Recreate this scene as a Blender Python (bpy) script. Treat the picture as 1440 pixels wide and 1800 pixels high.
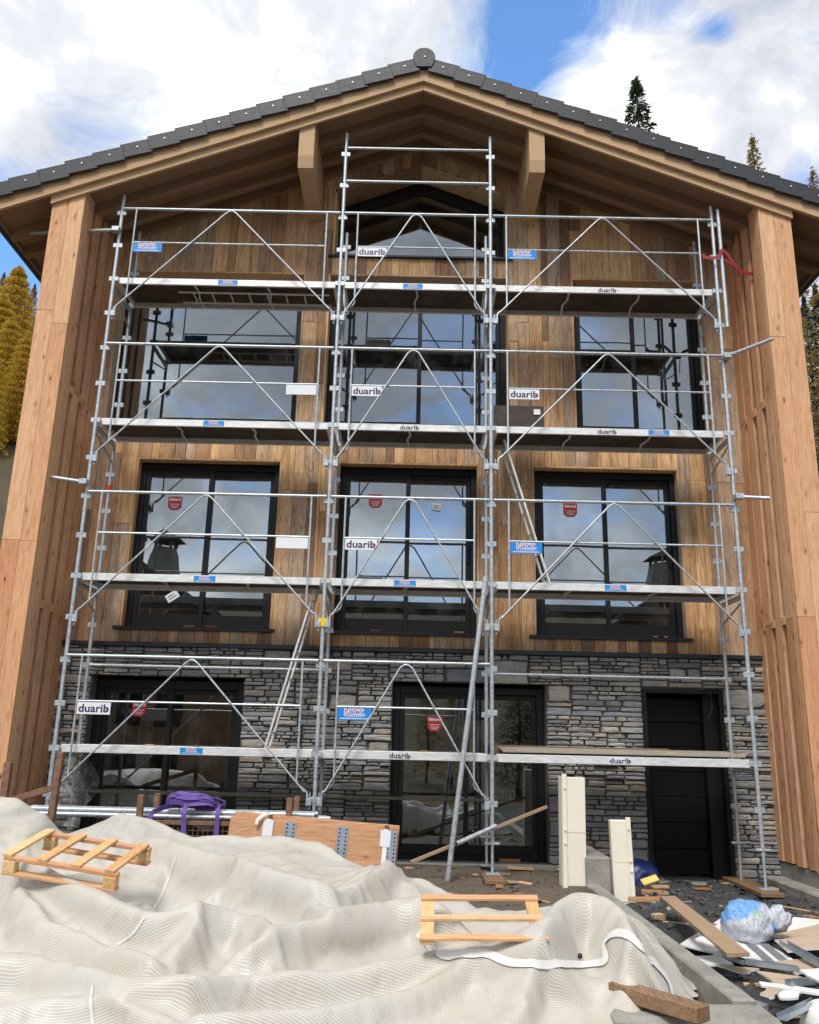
import bpy, bmesh, math, random
import numpy as np
from mathutils import Vector, Matrix

for o in list(bpy.data.objects): bpy.data.objects.remove(o, do_unlink=True)
scene = bpy.context.scene
COL = scene.collection
R = math.radians
rnd = random.Random(7)

# ------------------------------------------------------------------ camera
CAM = Vector((4.0488, -10.1178, 1.7278)); PITCH, YAW, ROLL, FPX = 0.26588, -0.00531, 0.02302, 1500.0
_f = Vector((math.sin(YAW)*math.cos(PITCH), math.cos(YAW)*math.cos(PITCH), math.sin(PITCH)))
_r0 = Vector((math.cos(YAW), -math.sin(YAW), 0)); _u0 = _r0.cross(_f)
_r = _r0*math.cos(ROLL)+_u0*math.sin(ROLL); _u = -_r0*math.sin(ROLL)+_u0*math.cos(ROLL)
cd = bpy.data.cameras.new('camera'); cam = bpy.data.objects.new('camera', cd); COL.objects.link(cam)
m3 = Matrix((_r, _u, -_f)).transposed()
cam.matrix_world = Matrix.Translation(CAM) @ m3.to_4x4()
cd.sensor_fit = 'HORIZONTAL'; cd.sensor_width = 36; cd.lens = 36*FPX/1440
cd.clip_start = 0.05; cd.clip_end = 3000
scene.camera = cam

# ------------------------------------------------------------------ node helpers
class NT:
    def __init__(s, tree): s.t = tree; s.n = tree.nodes; s.l = tree.links
    def new(s, typ, **kw):
        n = s.n.new(typ)
        for k, v in kw.items():
            if k == 'inp':
                for kk, vv in v.items(): s.set(n, kk, vv)
            else: setattr(n, k, v)
        return n
    def set(s, n, key, v):
        sock = n.inputs[key]
        if hasattr(v, 'is_output') or isinstance(v, bpy.types.NodeSocket): s.l.new(v, sock)
        else:
            if sock.type == 'RGBA' and len(v) == 3: v = (*v, 1)
            sock.default_value = v
    def math(s, op, a, b=0.0, c=0.0, clamp=False):
        n = s.n.new('ShaderNodeMath'); n.operation = op; n.use_clamp = clamp
        s.set(n, 0, a); s.set(n, 1, b)
        if op in ('MULTIPLY_ADD', 'SMOOTH_MIN', 'COMPARE'): s.set(n, 2, c)
        return n.outputs[0]
    def vmath(s, op, a, b=(0, 0, 0)):
        n = s.n.new('ShaderNodeVectorMath'); n.operation = op; s.set(n, 0, a)
        if op == 'SCALE': s.set(n, 'Scale', b)
        else: s.set(n, 1, b)
        return n.outputs['Value'] if op in ('DOT_PRODUCT', 'LENGTH', 'DISTANCE') else n.outputs[0]
    def noise(s, vec, scale, detail=4, rough=.55, dist=0.0):
        n = s.new('ShaderNodeTexNoise', inp={'Scale': scale, 'Detail': detail, 'Roughness': rough, 'Distortion': dist})
        if vec is not None: s.l.new(vec, n.inputs['Vector'])
        return n.outputs['Fac']
    def ramp(s, fac, stops, interp='LINEAR'):
        n = s.n.new('ShaderNodeValToRGB'); n.color_ramp.interpolation = interp
        e = n.color_ramp.elements
        while len(e) < len(stops): e.new(0.5)
        for i, (p, c) in enumerate(stops):
            e[i].position = p; e[i].color = (*c, 1) if len(c) == 3 else c
        s.set(n, 0, fac); return n.outputs[0]
    def mix(s, fac, a, b, mode='MIX'):
        n = s.n.new('ShaderNodeMix'); n.data_type = 'RGBA'; n.blend_type = mode; n.clamp_factor = True
        s.set(n, 0, fac); s.set(n, 6, a); s.set(n, 7, b); return n.outputs[2]
    def mapr(s, v, a, b, c, d):
        n = s.n.new('ShaderNodeMapRange'); s.set(n, 0, v)
        for i, x in enumerate((a, b, c, d)): s.set(n, 1+i, x)
        return n.outputs[0]

def srgb(r, g, b):
    f = lambda c: (c/255/12.92 if c/255 <= .04045 else ((c/255+.055)/1.055)**2.4)
    return (f(r), f(g), f(b))

# ------------------------------------------------------------------ world: sky with broken cloud
SUN_EL, SUN_AZ = R(54), R(196)      # azimuth the light comes from, clockwise from +Y
w = bpy.data.worlds.new('World'); scene.world = w; w.use_nodes = True
T = NT(w.node_tree); T.n.clear()
sky = T.new('ShaderNodeTexSky', sky_type='NISHITA', sun_disc=False, sun_elevation=SUN_EL, sun_rotation=SUN_AZ, altitude=600, air_density=1.0, dust_density=.8, ozone_density=2.0)
tc = T.new('ShaderNodeTexCoord').outputs['Generated']
sepw = T.new('ShaderNodeSeparateXYZ', inp={0: T.vmath('NORMALIZE', tc)})
pv = T.vmath('MULTIPLY', T.vmath('NORMALIZE', tc), (1, 1, 1.5))
big = T.noise(T.vmath('ADD', pv, (3.1, 1.7, .4)), 2.4, 3, .5, .2)
fine = T.noise(pv, 7.5, 12, .66, .8)
dens = T.math('ADD', T.math('MULTIPLY', big, .45), T.math('MULTIPLY', fine, .55))
def ray(px, py): return (_f + _r*((px-720)/FPX) - _u*((py-900)/FPX))
def lobe(px, py, rad, amp):
    d = ray(px, py).normalized(); q = (d.x, d.y, d.z*1.5); dd = T.vmath('DISTANCE', pv, q)
    g = T.math('EXPONENT', T.math('MULTIPLY', T.math('MULTIPLY', dd, dd), -1.0/(rad*rad)))
    return T.math('MULTIPLY', g, amp)
for a in ((890, 70, .085, -.20), (985, 20, .07, -.18), (835, 150, .05, -.13), (940, 150, .035, -.10), (1160, 10, .045, -.19), (1262, 52, .02, -.22), (20, 450, .09, -.28), (1420, 330, .05, -.10),
          (1120, 110, .12, .12), (700, 40, .10, .10)):
    dens = T.math('ADD', dens, lobe(*a))
cov = T.mapr(dens, .285, .50, 0.0, 1.0)
shade = T.noise(T.vmath('ADD', pv, (1.3, 5.2, 2.2)), 3.4, 8, .58, .4)
ccol = T.ramp(shade, [(.38, (.31, .33, .375)), (.52, (.46, .475, .50)), (.68, (1.0, 1.0, 1.0))])
bg1 = T.new('ShaderNodeBackground', inp={0: T.mix(1.0, sky.outputs[0], (.76, 1.0, 1.18), 'MULTIPLY'), 1: .15})
bg2 = T.new('ShaderNodeBackground', inp={0: ccol, 1: 1.0})
mx = T.new('ShaderNodeMixShader', inp={0: cov, 1: bg1.outputs[0], 2: bg2.outputs[0]})
T.l.new(mx.outputs[0], T.new('ShaderNodeOutputWorld').inputs[0])

sd = bpy.data.lights.new('sun', 'SUN'); sd.energy = 1.7; sd.angle = R(20); sd.color = (1, .96, .9)
so = bpy.data.objects.new('sun', sd); COL.objects.link(so)
_sd = Vector((math.sin(SUN_AZ)*math.cos(SUN_EL), math.cos(SUN_AZ)*math.cos(SUN_EL), math.sin(SUN_EL)))
so.rotation_euler = _sd.to_track_quat('Z', 'Y').to_euler(); so.location = (0, -20, 30)
vs = scene.view_settings; vs.view_transform = 'Standard'; vs.look = 'None'; vs.exposure = 0.97; vs.gamma = 1; vs.use_curve_mapping = False

# pixel -> point on a plane the thing stands on
def onY(px, py, y): d = ray(px, py); return CAM + d*((y-CAM.y)/d.y)
def onZ(px, py, z): d = ray(px, py); return CAM + d*((z-CAM.z)/d.z)

# ------------------------------------------------------------------ materials
def newmat(name):
    m = bpy.data.materials.new(name); m.use_nodes = True; t = NT(m.node_tree); t.n.clear()
    out = t.new('ShaderNodeOutputMaterial'); b = t.new('ShaderNodeBsdfPrincipled'); t.l.new(b.outputs[0], out.inputs[0])
    return m, t, b, out
def bump(t, b, h, strength=.3, dist=.01):
    n = t.new('ShaderNodeBump', inp={'Strength': strength, 'Distance': dist, 'Height': h}); t.l.new(n.outputs[0], b.inputs['Normal'])
def flat(name, col, rough=.6, metal=0.0, var=.15, scale=6.0, bmp=.0, spec=.5):
    m, t, b, o = newmat(name); p = t.new('ShaderNodeNewGeometry').outputs['Position']
    n = t.noise(p, scale, 6, .6); n2 = t.noise(p, scale*9, 4, .6)
    k = t.math('ADD', t.math('MULTIPLY', n, .7), t.math('MULTIPLY', n2, .3))
    c = t.mix(t.mapr(k, .3, .7, 0, 1), tuple(x*(1-var) for x in col), tuple(min(1, x*(1+var)) for x in col))
    t.set(b, 'Base Color', c); t.set(b, 'Roughness', t.mapr(n2, .3, .7, max(.05, rough-.08), min(1, rough+.08))); t.set(b, 'Metallic', metal); t.set(b, 'Specular IOR Level', spec)
    if bmp: bump(t, b, n2, bmp, .01)
    return m
def wood(name, cols, axis='z', knots=1.0, grain=.35, dark=(.03, .018, .01), rough=.72, streak=0.0, patch=0.0, kthr=.62, kr=1.0):
    """cols: ramp colours chosen per object"""
    m, t, b, o = newmat(name)
    p = t.new('ShaderNodeNewGeometry').outputs['Position']
    oi = t.new('ShaderNodeObjectInfo').outputs['Random']
    off = t.new('ShaderNodeCombineXYZ', inp={0: t.math('MULTIPLY', oi, 37.0), 1: t.math('MULTIPLY', oi, 91.0), 2: t.math('MULTIPLY', oi, 53.0)}).outputs[0]
    q = t.vmath('ADD', p, off)
    st = {'z': (1, 1, .07), 'x': (.07, 1, 1), 'y': (1, .07, 1)}[axis]
    ql = t.vmath('MULTIPLY', q, st)
    g1 = t.noise(ql, 22, 5, .6, 1.2); g2 = t.noise(ql, 90, 3, .6, .4)
    base = t.ramp(oi, [(i/(len(cols)-1), c) for i, c in enumerate(cols)])
    # growth rings: distorted bands
    ring = t.math('SINE', t.math('MULTIPLY', t.noise(ql, 5.5, 2, .4, .6), 95.0))
    ringm = t.mapr(ring, .1, 1, 0, grain*.8)
    c = t.mix(ringm, base, t.mix(1.0, base, (.62, .46, .34), 'MULTIPLY'))
    c = t.mix(t.mapr(g1, .35, .68, 0, grain), c, t.mix(1.0, base, (.52, .40, .32), 'MULTIPLY'))
    c = t.mix(t.mapr(g2, .4, .75, 0, grain*.9), c, t.mix(1.0, base, (1.35, 1.32, 1.25), 'MULTIPLY'))
    g3 = t.noise(ql, 210, 2, .5, .2); c = t.mix(t.mapr(g3, .56, .66, 0, grain*.55), c, t.mix(1.0, base, (.42, .34, .28), 'MULTIPLY'))
    if streak:
        s1 = t.noise(ql, 9, 4, .65, .3)
        c = t.mix(t.mapr(s1, .56, .70, 0, streak), c, dark)
    if patch:
        s2 = t.noise(q, 1.3, 4, .6, .3)
        c = t.mix(t.mapr(s2, .45, .68, 0, patch), c, t.mix(1.0, c, (.62, .60, .60), 'MULTIPLY'))
    if knots:
        ks = {'z': (9.5, 9.5, 3.6), 'x': (3.6, 9.5, 9.5), 'y': (9.5, 3.6, 9.5)}[axis]
        v = t.new('ShaderNodeTexVoronoi', inp={'Vector': t.vmath('MULTIPLY', q, ks), 'Scale': 1.0, 'Randomness': 1.0})
        d = v.outputs['Distance']
        kc = t.math('FRACT', t.math('MULTIPLY', t.new('ShaderNodeSeparateColor', inp={0: v.outputs['Color']}).outputs[0], 7.3))
        on = t.math('GREATER_THAN', kc, kthr)
        c = t.mix(t.math('MULTIPLY', t.mapr(d, .07*kr, .20*kr, .5, 0), t.math('MULTIPLY', on, knots)), c, t.mix(1.0, base, (.55, .33, .22), 'MULTIPLY'))
        c = t.mix(t.math('MULTIPLY', t.mapr(d, .035*kr, .075*kr, .9, 0), t.math('MULTIPLY', on, knots)), c, dark)
    t.set(b, 'Base Color', c); t.set(b, 'Roughness', rough); t.set(b, 'Specular IOR Level', .3)
    bump(t, b, t.math('ADD', g1, t.math('MULTIPLY', g2, .5)), .25, .006)
    return m

M = {}
M['larch'] = wood('larch_fresh', [srgb(214, 168, 130), srgb(219, 177, 138), srgb(209, 158, 120), srgb(222, 182, 142), srgb(204, 150, 112)], knots=1.0, grain=.45, kthr=.15, kr=1.5)
M['board'] = wood('larch_weathered', [srgb(194, 156, 117), srgb(236, 198, 149), srgb(150, 121, 96), srgb(224, 186, 143), srgb(172, 159, 144), srgb(240, 203, 154), srgb(180, 140, 103), srgb(206, 186, 162), srgb(138, 108, 84), srgb(230, 192, 145)], knots=.9, grain=.8, streak=.5, patch=.5)
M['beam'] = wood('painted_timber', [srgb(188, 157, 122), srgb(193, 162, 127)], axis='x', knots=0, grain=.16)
M['soffit'] = wood('soffit_timber_shaded', [srgb(138, 113, 90), srgb(144, 118, 93)], axis='x', knots=0, grain=.2)  # beam timber again, base colour darkened for the shade under the eaves
M['pine_y'] = wood('pallet_pine', [srgb(222, 190, 138), srgb(205, 160, 112), srgb(226, 198, 148), srgb(200, 140, 98)], axis='y', knots=.6, grain=.4)
M['pine_x'] = wood('pallet_pine_x', [srgb(216, 178, 134), srgb(204, 154, 118), srgb(216, 186, 144), srgb(196, 142, 110)], axis='x', knots=.7, grain=.4)
M['bundle'] = wood('bundle_timber', [srgb(190, 146, 110), srgb(198, 154, 118)], axis='x', knots=.8, grain=.45)
M['oldwood'] = wood('old_timber', [srgb(128, 102, 78), srgb(140, 114, 88), srgb(120, 102, 82)], axis='y', knots=.4, grain=.6)
M['plank'] = wood('dusty_plank', [srgb(164, 140, 114), srgb(170, 148, 122)], axis='y', knots=.1, grain=.25)
M['scrap'] = wood('scrap_wood', [srgb(190, 150, 108), srgb(150, 98, 68), srgb(206, 176, 134), srgb(120, 84, 58), srgb(172, 120, 84)], axis='x', knots=.3, grain=.4)
M['tile'] = flat('roof_tile', (.019, .021, .026), .55, 0, .2, 5, .15)
M['frame'] = flat('black_aluminium', (.0065, .007, .008), .45, 0, .1, 4, 0, .35)
M['doorblack'] = flat('black_door', (.004, .004, .0045), .55, 0, .2, 4, 0, .2)
M['interior'] = flat('interior_plaster', (.32, .31, .29), .9, 0, .1, 2)
M['dark'] = flat('dark_membrane', (.012, .012, .012), .9, 0, .1, 3)
M['white'] = flat('white_plastic', (.78, .77, .74), .5, 0, .08, 8)
M['cream'] = flat('cream_casing', srgb(226, 218, 200), .5, 0, .05, 3)
M['concrete'] = flat('concrete', (.25, .24, .21), .88, 0, .4, 4, .4)
M['gyp'] = flat('plasterboard_white', (.66, .65, .63), .85, 0, .1, 6)
M['kraft'] = flat('plasterboard_paper', srgb(178, 156, 132), .85, 0, .15, 7)
M['zinc'] = flat('zinc_stud', (.42, .47, .52), .35, .75, .15, 9)
M['rust'] = flat('rusty_steel', (.22, .12, .075), .8, .2, .55, 16, .4)
M['purple'] = flat('purple_webbing', srgb(98, 72, 148), .7, 0, .2, 20)
M['red'] = flat('red_webbing', srgb(150, 40, 44), .7, 0, .2, 20)
M['blue'] = flat('sign_blue', srgb(24, 132, 210), .35, 0, .06, 8)
M['plate'] = flat('sign_white', (.72, .74, .76), .35, 0, .06, 8)
M['navy'] = flat('logo_navy', srgb(38, 34, 84), .4, 0, .05, 8)
M['logored'] = flat('logo_red', srgb(206, 70, 100), .4, 0, .05, 8)
M['stickred'] = flat('sticker_red', srgb(176, 38, 40), .5, 0, .1, 8)
M['screw'] = flat('screw', (.75, .75, .72), .4, .2, .05, 8)
M['orange'] = flat('orange_collar', srgb(200, 60, 30), .6, 0, .1, 8)
M['yellow'] = flat('yellow_tape', srgb(228, 190, 30), .6, 0, .1, 8)
M['cable'] = flat('cable', (.02, .02, .02), .6, 0, .1, 8)
M['mossy'] = flat('mossy_tube', (.19, .18, .13), .8, .1, .4, 14, .3)
M['grout'] = flat('stone_backing', (.085, .083, .078), .95, 0, .3, 9, .3)
M['tin'] = flat('flashing', (.035, .037, .042), .4, .3, .1, 4)
M['bagblue'] = flat('dark_blue_sheet', srgb(26, 40, 92), .4, 0, .3, 6)
M['bark'] = flat('bark', (.07, .055, .045), .95, 0, .3, 8, .4)

def galv():
    m, t, b, o = newmat('galvanised'); p = t.new('ShaderNodeNewGeometry').outputs['Position']
    n = t.noise(p, 30, 5, .65); n2 = t.noise(p, 5, 4, .6)
    c = t.mix(t.mapr(n, .35, .7, 0, 1), (.36, .40, .43), (.60, .63, .65))
    c = t.mix(t.mapr(n2, .60, .74, 0, .65), c, (.74, .73, .70))
    c = t.mix(t.mapr(t.noise(p, 11, 5, .7), .60, .72, 0, .6), c, (.24, .19, .14))
    c = t.mix(t.mapr(t.noise(p, 3.2, 6, .7), .58, .70, 0, .55), c, (.30, .31, .32))
    t.set(b, 'Base Color', c); t.set(b, 'Metallic', .55); t.set(b, 'Roughness', t.mapr(n, .3, .7, .38, .55)); bump(t, b, n, .1, .003); return m
M['galv'] = galv()
def alu():
    m, t, b, o = newmat('aluminium_deck_edge'); p = t.new('ShaderNodeNewGeometry').outputs['Position']
    q = t.vmath('MULTIPLY', p, (3, 14, 14)); n = t.noise(q, 3, 6, .7); n2 = t.noise(p, 26, 4, .7)
    c = t.mix(t.mapr(n, .35, .65, 0, 1), (.56, .56, .55), (.80, .80, .79))
    c = t.mix(t.mapr(n2, .64, .74, 0, .6), c, (.25, .22, .18))
    t.set(b, 'Base Color', c); t.set(b, 'Metallic', .3); t.set(b, 'Roughness', .5); return m
M['alu'] = alu()
def ply():
    m, t, b, o = newmat('phenolic_ply'); p = t.new('ShaderNodeNewGeometry').outputs['Position']
    n = t.noise(p, 4, 6, .7); c = t.mix(t.mapr(n, .4, .75, 0, 1), (.035, .022, .016), (.10, .075, .06))
    t.set(b, 'Base Color', c); t.set(b, 'Roughness', .6); return m
M['ply'] = ply()
def decktop():
    m, t, b, o = newmat('dusty_deck'); p = t.new('ShaderNodeNewGeometry').outputs['Position']
    n = t.noise(p, 5, 6, .7); c = t.mix(n, (.20, .17, .13), (.38, .34, .27)); t.set(b, 'Base Color', c); t.set(b, 'Roughness', .9); return m
M['decktop'] = decktop()
def glass():
    m, t, b, o = newmat('window_glass'); t.n.remove(b)
    fr = t.new('ShaderNodeFresnel', inp={0: 1.52}).outputs[0]
    k = t.math('MULTIPLY_ADD', fr, 1.5, .18, clamp=True)
    p = t.new('ShaderNodeNewGeometry').outputs['Position']
    bn = t.new('ShaderNodeBump', inp={'Strength': .10, 'Distance': .02, 'Height': t.noise(p, 1.3, 2, .4)})
    gl = t.new('ShaderNodeBsdfGlossy', inp={'Color': (.86, .93, 1), 'Roughness': .0, 'Normal': bn.outputs[0]})
    tr = t.new('ShaderNodeBsdfTransparent', inp={0: (.66, .70, .69)})
    # fine dust film
    df = t.new('ShaderNodeBsdfDiffuse', inp={0: (.45, .43, .40)})
    dm = t.mapr(t.noise(p, 3.5, 7, .7), .48, .8, 0.0, .12)
    mixs = t.new('ShaderNodeMixShader', inp={0: k, 1: tr.outputs[0], 2: gl.outputs[0]})
    mix2 = t.new('ShaderNodeMixShader', inp={0: dm, 1: mixs.outputs[0], 2: df.outputs[0]})
    t.l.new(mix2.outputs[0], o.inputs[0]); return m
M['glass'] = glass()
def stone():
    m, t, b, o = newmat('schist_stone'); p = t.new('ShaderNodeNewGeometry').outputs['Position']
    oi = t.new('ShaderNodeObjectInfo').outputs['Random']; at = t.new('ShaderNodeAttribute', attribute_name='tint').outputs['Fac']
    rr = t.math('FRACT', t.math('ADD', oi, t.math('MULTIPLY', at, 3.7)))
    base = t.ramp(rr, [(0, srgb(142, 143, 143)), (.2, srgb(174, 173, 167)), (.4, srgb(152, 155, 160)), (.58, srgb(184, 173, 156)), (.75, srgb(124, 129, 136)), (.9, srgb(164, 159, 148)), (1, srgb(194, 191, 182))])
    q = t.vmath('MULTIPLY', t.vmath('ADD', p, t.new('ShaderNodeCombineXYZ', inp={0: t.math('MULTIPLY', rr, 20.0), 2: t.math('MULTIPLY', rr, 31.0)}).outputs[0]), (1, 1, 3.2))
    n = t.noise(q, 9, 7, .68, .6); n2 = t.noise(p, 55, 5, .7)
    c = t.mix(t.mapr(n, .34, .66, 0, .75), base, t.mix(1.0, base, (.48, .48, .50), 'MULTIPLY'))
    c = t.mix(t.mapr(n2, .55, .8, 0, .5), c, t.mix(1.0, base, (1.5, 1.45, 1.35), 'MULTIPLY'))
    t.set(b, 'Base Color', c); t.set(b, 'Roughness', .8); t.set(b, 'Specular IOR Level', .35)
    bump(t, b, t.math('ADD', n, t.math('MULTIPLY', n2, .35)), .7, .025); return m
M['stone'] = stone()
def soil():
    m, t, b, o = newmat('site_soil'); p = t.new('ShaderNodeNewGeometry').outputs['Position']
    sx = t.new('ShaderNodeSeparateXYZ', inp={0: p}).outputs[0]
    n = t.noise(p, 2.2, 7, .65); n2 = t.noise(p, 22, 6, .7); n3 = t.noise(p, 90, 3, .7)
    brown = t.mix(n2, (.085, .064, .043), (.20, .155, .11)); grey = t.mix(n2, (.022, .022, .023), (.085, .083, .080))
    k = t.mapr(t.math('ADD', sx, t.math('MULTIPLY', n, .6)), 6.1, 6.5, 0, 1)
    c = t.mix(k, brown, grey)
    c = t.mix(t.mapr(n, .5, .7, 0, .45), c, t.mix(1.0, c, (.5, .48, .46), 'MULTIPLY'))
    c = t.mix(t.mapr(n3, .66, .78, 0, .6), c, (.22, .20, .18))
    t.set(b, 'Base Color', c); t.set(b, 'Roughness', .92); bump(t, b, t.math('ADD', n2, t.math('MULTIPLY', n3, .4)), .9, .03); return m
M['soil'] = soil()
def hill():
    m, t, b, o = newmat('autumn_grass'); p = t.new('ShaderNodeNewGeometry').outputs['Position']
    n = t.noise(p, .25, 6, .65); n2 = t.noise(p, 3.0, 6, .7)
    c = t.mix(n2, (.035, .028, .012), (.13, .095, .04)); c = t.mix(t.mapr(n, .42, .62, 0, .7), c, (.035, .036, .014))
    t.set(b, 'Base Color', c); t.set(b, 'Roughness', .95); bump(t, b, n2, 1, .2); return m
M['hill'] = hill()
def leaf(name, c0, c1):
    m, t, b, o = newmat(name); p = t.new('ShaderNodeNewGeometry').outputs['Position']; oi = t.new('ShaderNodeObjectInfo').outputs['Random']
    n = t.noise(p, 1.1, 4, .6); n2 = t.noise(p, 7, 3, .6)
    c = t.mix(t.math('ADD', t.math('MULTIPLY', n, .6), t.math('MULTIPLY', n2, .5)), c0, c1)
    t.set(b, 'Base Color', c); t.set(b, 'Roughness', .7); t.set(b, 'Specular IOR Level', .2)
    t.n.remove(b); d = t.new('ShaderNodeBsdfDiffuse', inp={0: c}); tl = t.new('ShaderNodeBsdfTranslucent', inp={0: c})
    mx = t.new('ShaderNodeMixShader', inp={0: .45, 1: d.outputs[0], 2: tl.outputs[0]}); t.l.new(mx.outputs[0], o.inputs[0]); return m
M['larchleaf'] = leaf('larch_needles', (.30, .19, .03), (.75, .52, .09))
M['larchdull'] = leaf('larch_needles_dull', (.15, .11, .04), (.36, .25, .09))
M['spruce'] = leaf('spruce_needles', (.018, .030, .018), (.075, .10, .045))
def tarpmat():
    m, t, b, o = newmat('mesh_tarp'); uv = t.new('ShaderNodeUVMap').outputs[0]; p = t.new('ShaderNodeNewGeometry').outputs['Position']
    s = t.new('ShaderNodeSeparateXYZ', inp={0: uv}); cell = .0125
    def line(v, wd):
        f = t.math('FRACT', t.math('DIVIDE', v, cell)); a = t.math('ABSOLUTE', t.math('SUBTRACT', f, .5)); return t.mapr(a, .5-wd, .5-wd+.06, 0, 1)
    th = t.math('MAXIMUM', line(s.outputs[0], .17), line(s.outputs[1], .22))
    n = t.noise(p, 1.4, 5, .6); n2 = t.noise(p, 7, 5, .7)
    thread = t.mix(t.mapr(n, .4, .65, 0, .7), (.66, .64, .59), (.63, .565, .46))
    hole = t.mix(n, (.46, .44, .40), (.45, .405, .32))
    c = t.mix(th, hole, thread)
    c = t.mix(t.mapr(n2, .54, .75, 0, .5), c, t.mix(1.0, c, (.62, .56, .47), 'MULTIPLY'))
    c = t.mix(t.mapr(t.noise(p, .8, 6, .7), .52, .72, 0, .5), c, t.mix(1.0, c, (.72, .66, .56), 'MULTIPLY'))
    t.set(b, 'Base Color', c); t.set(b, 'Roughness', .42); t.set(b, 'Specular IOR Level', .45)
    bump(t, b, th, .35, .004)
    tl = t.new('ShaderNodeBsdfTranslucent', inp={0: c}); mx = t.new('ShaderNodeMixShader', inp={0: .15, 1: b.outputs[0], 2: tl.outputs[0]})
    t.l.new(mx.outputs[0], o.inputs[0]); return m
M['tarp'] = tarpmat()
M['seam'] = flat('seam_tape', (.57, .555, .51), .45, 0, .1, 5)
M['hem'] = flat('tarp_hem', (.66, .655, .63), .45, 0, .08, 5)
def bagmat():
    m, t, b, o = newmat('plastic_sack'); p = t.new('ShaderNodeTexCoord').outputs['Object']
    s = t.new('ShaderNodeSeparateXYZ', inp={0: p})
    n = t.noise(p, 5, 5, .6, .6); c = t.mix(n, (.36, .38, .44), (.66, .69, .75))
    band = t.math('SINE', t.math('MULTIPLY_ADD', s.outputs[2], 22.0, t.math('MULTIPLY', n, 3.0)))
    top = t.mapr(t.math('ADD', s.outputs[2], t.math('MULTIPLY', s.outputs[0], .35)), .05, .09, 0, 1)
    up = t.mapr(t.math('ADD', t.math('SUBTRACT', s.outputs[2], t.math('MULTIPLY', s.outputs[0], .45)), t.math('MULTIPLY', n, .10)), .15, .175, 0, .8)
    c = t.mix(t.math('MAXIMUM', up, t.math('MULTIPLY', t.mapr(band, .3, .5, 0, .9), t.mapr(s.outputs[0], .12, .16, 0, 1))), c, srgb(70, 152, 216))
    g = t.new('ShaderNodeVectorMath', operation='DISTANCE', inp={0: p, 1: (.04, -.2, .14)}).outputs['Value']
    c = t.mix(t.mapr(t.math('ADD', g, t.math('MULTIPLY', n, .08)), .08, .13, .7, 0), c, srgb(90, 160, 110))
    t.set(b, 'Base Color', c); t.set(b, 'Roughness', .28); t.set(b, 'Specular IOR Level', .6); bump(t, b, t.noise(t.vmath('MULTIPLY', p, (1, 1, .45)), 9, 3, .5, 2.5), .9, .05); return m
M['sack'] = bagmat()
def film():
    m, t, b, o = newmat('clear_film'); t.set(b, 'Base Color', (.5, .52, .52)); t.set(b, 'Roughness', .25)
    p = t.new('ShaderNodeNewGeometry').outputs['Position']; n = t.noise(p, 9, 5, .7, 1.0)
    tr = t.new('ShaderNodeBsdfTransparent'); mx = t.new('ShaderNodeMixShader', inp={0: t.mapr(n, .4, .7, .15, .75), 1: tr.outputs[0], 2: b.outputs[0]}); t.l.new(mx.outputs[0], o.inputs[0]); return m
M['film'] = film()

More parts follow.
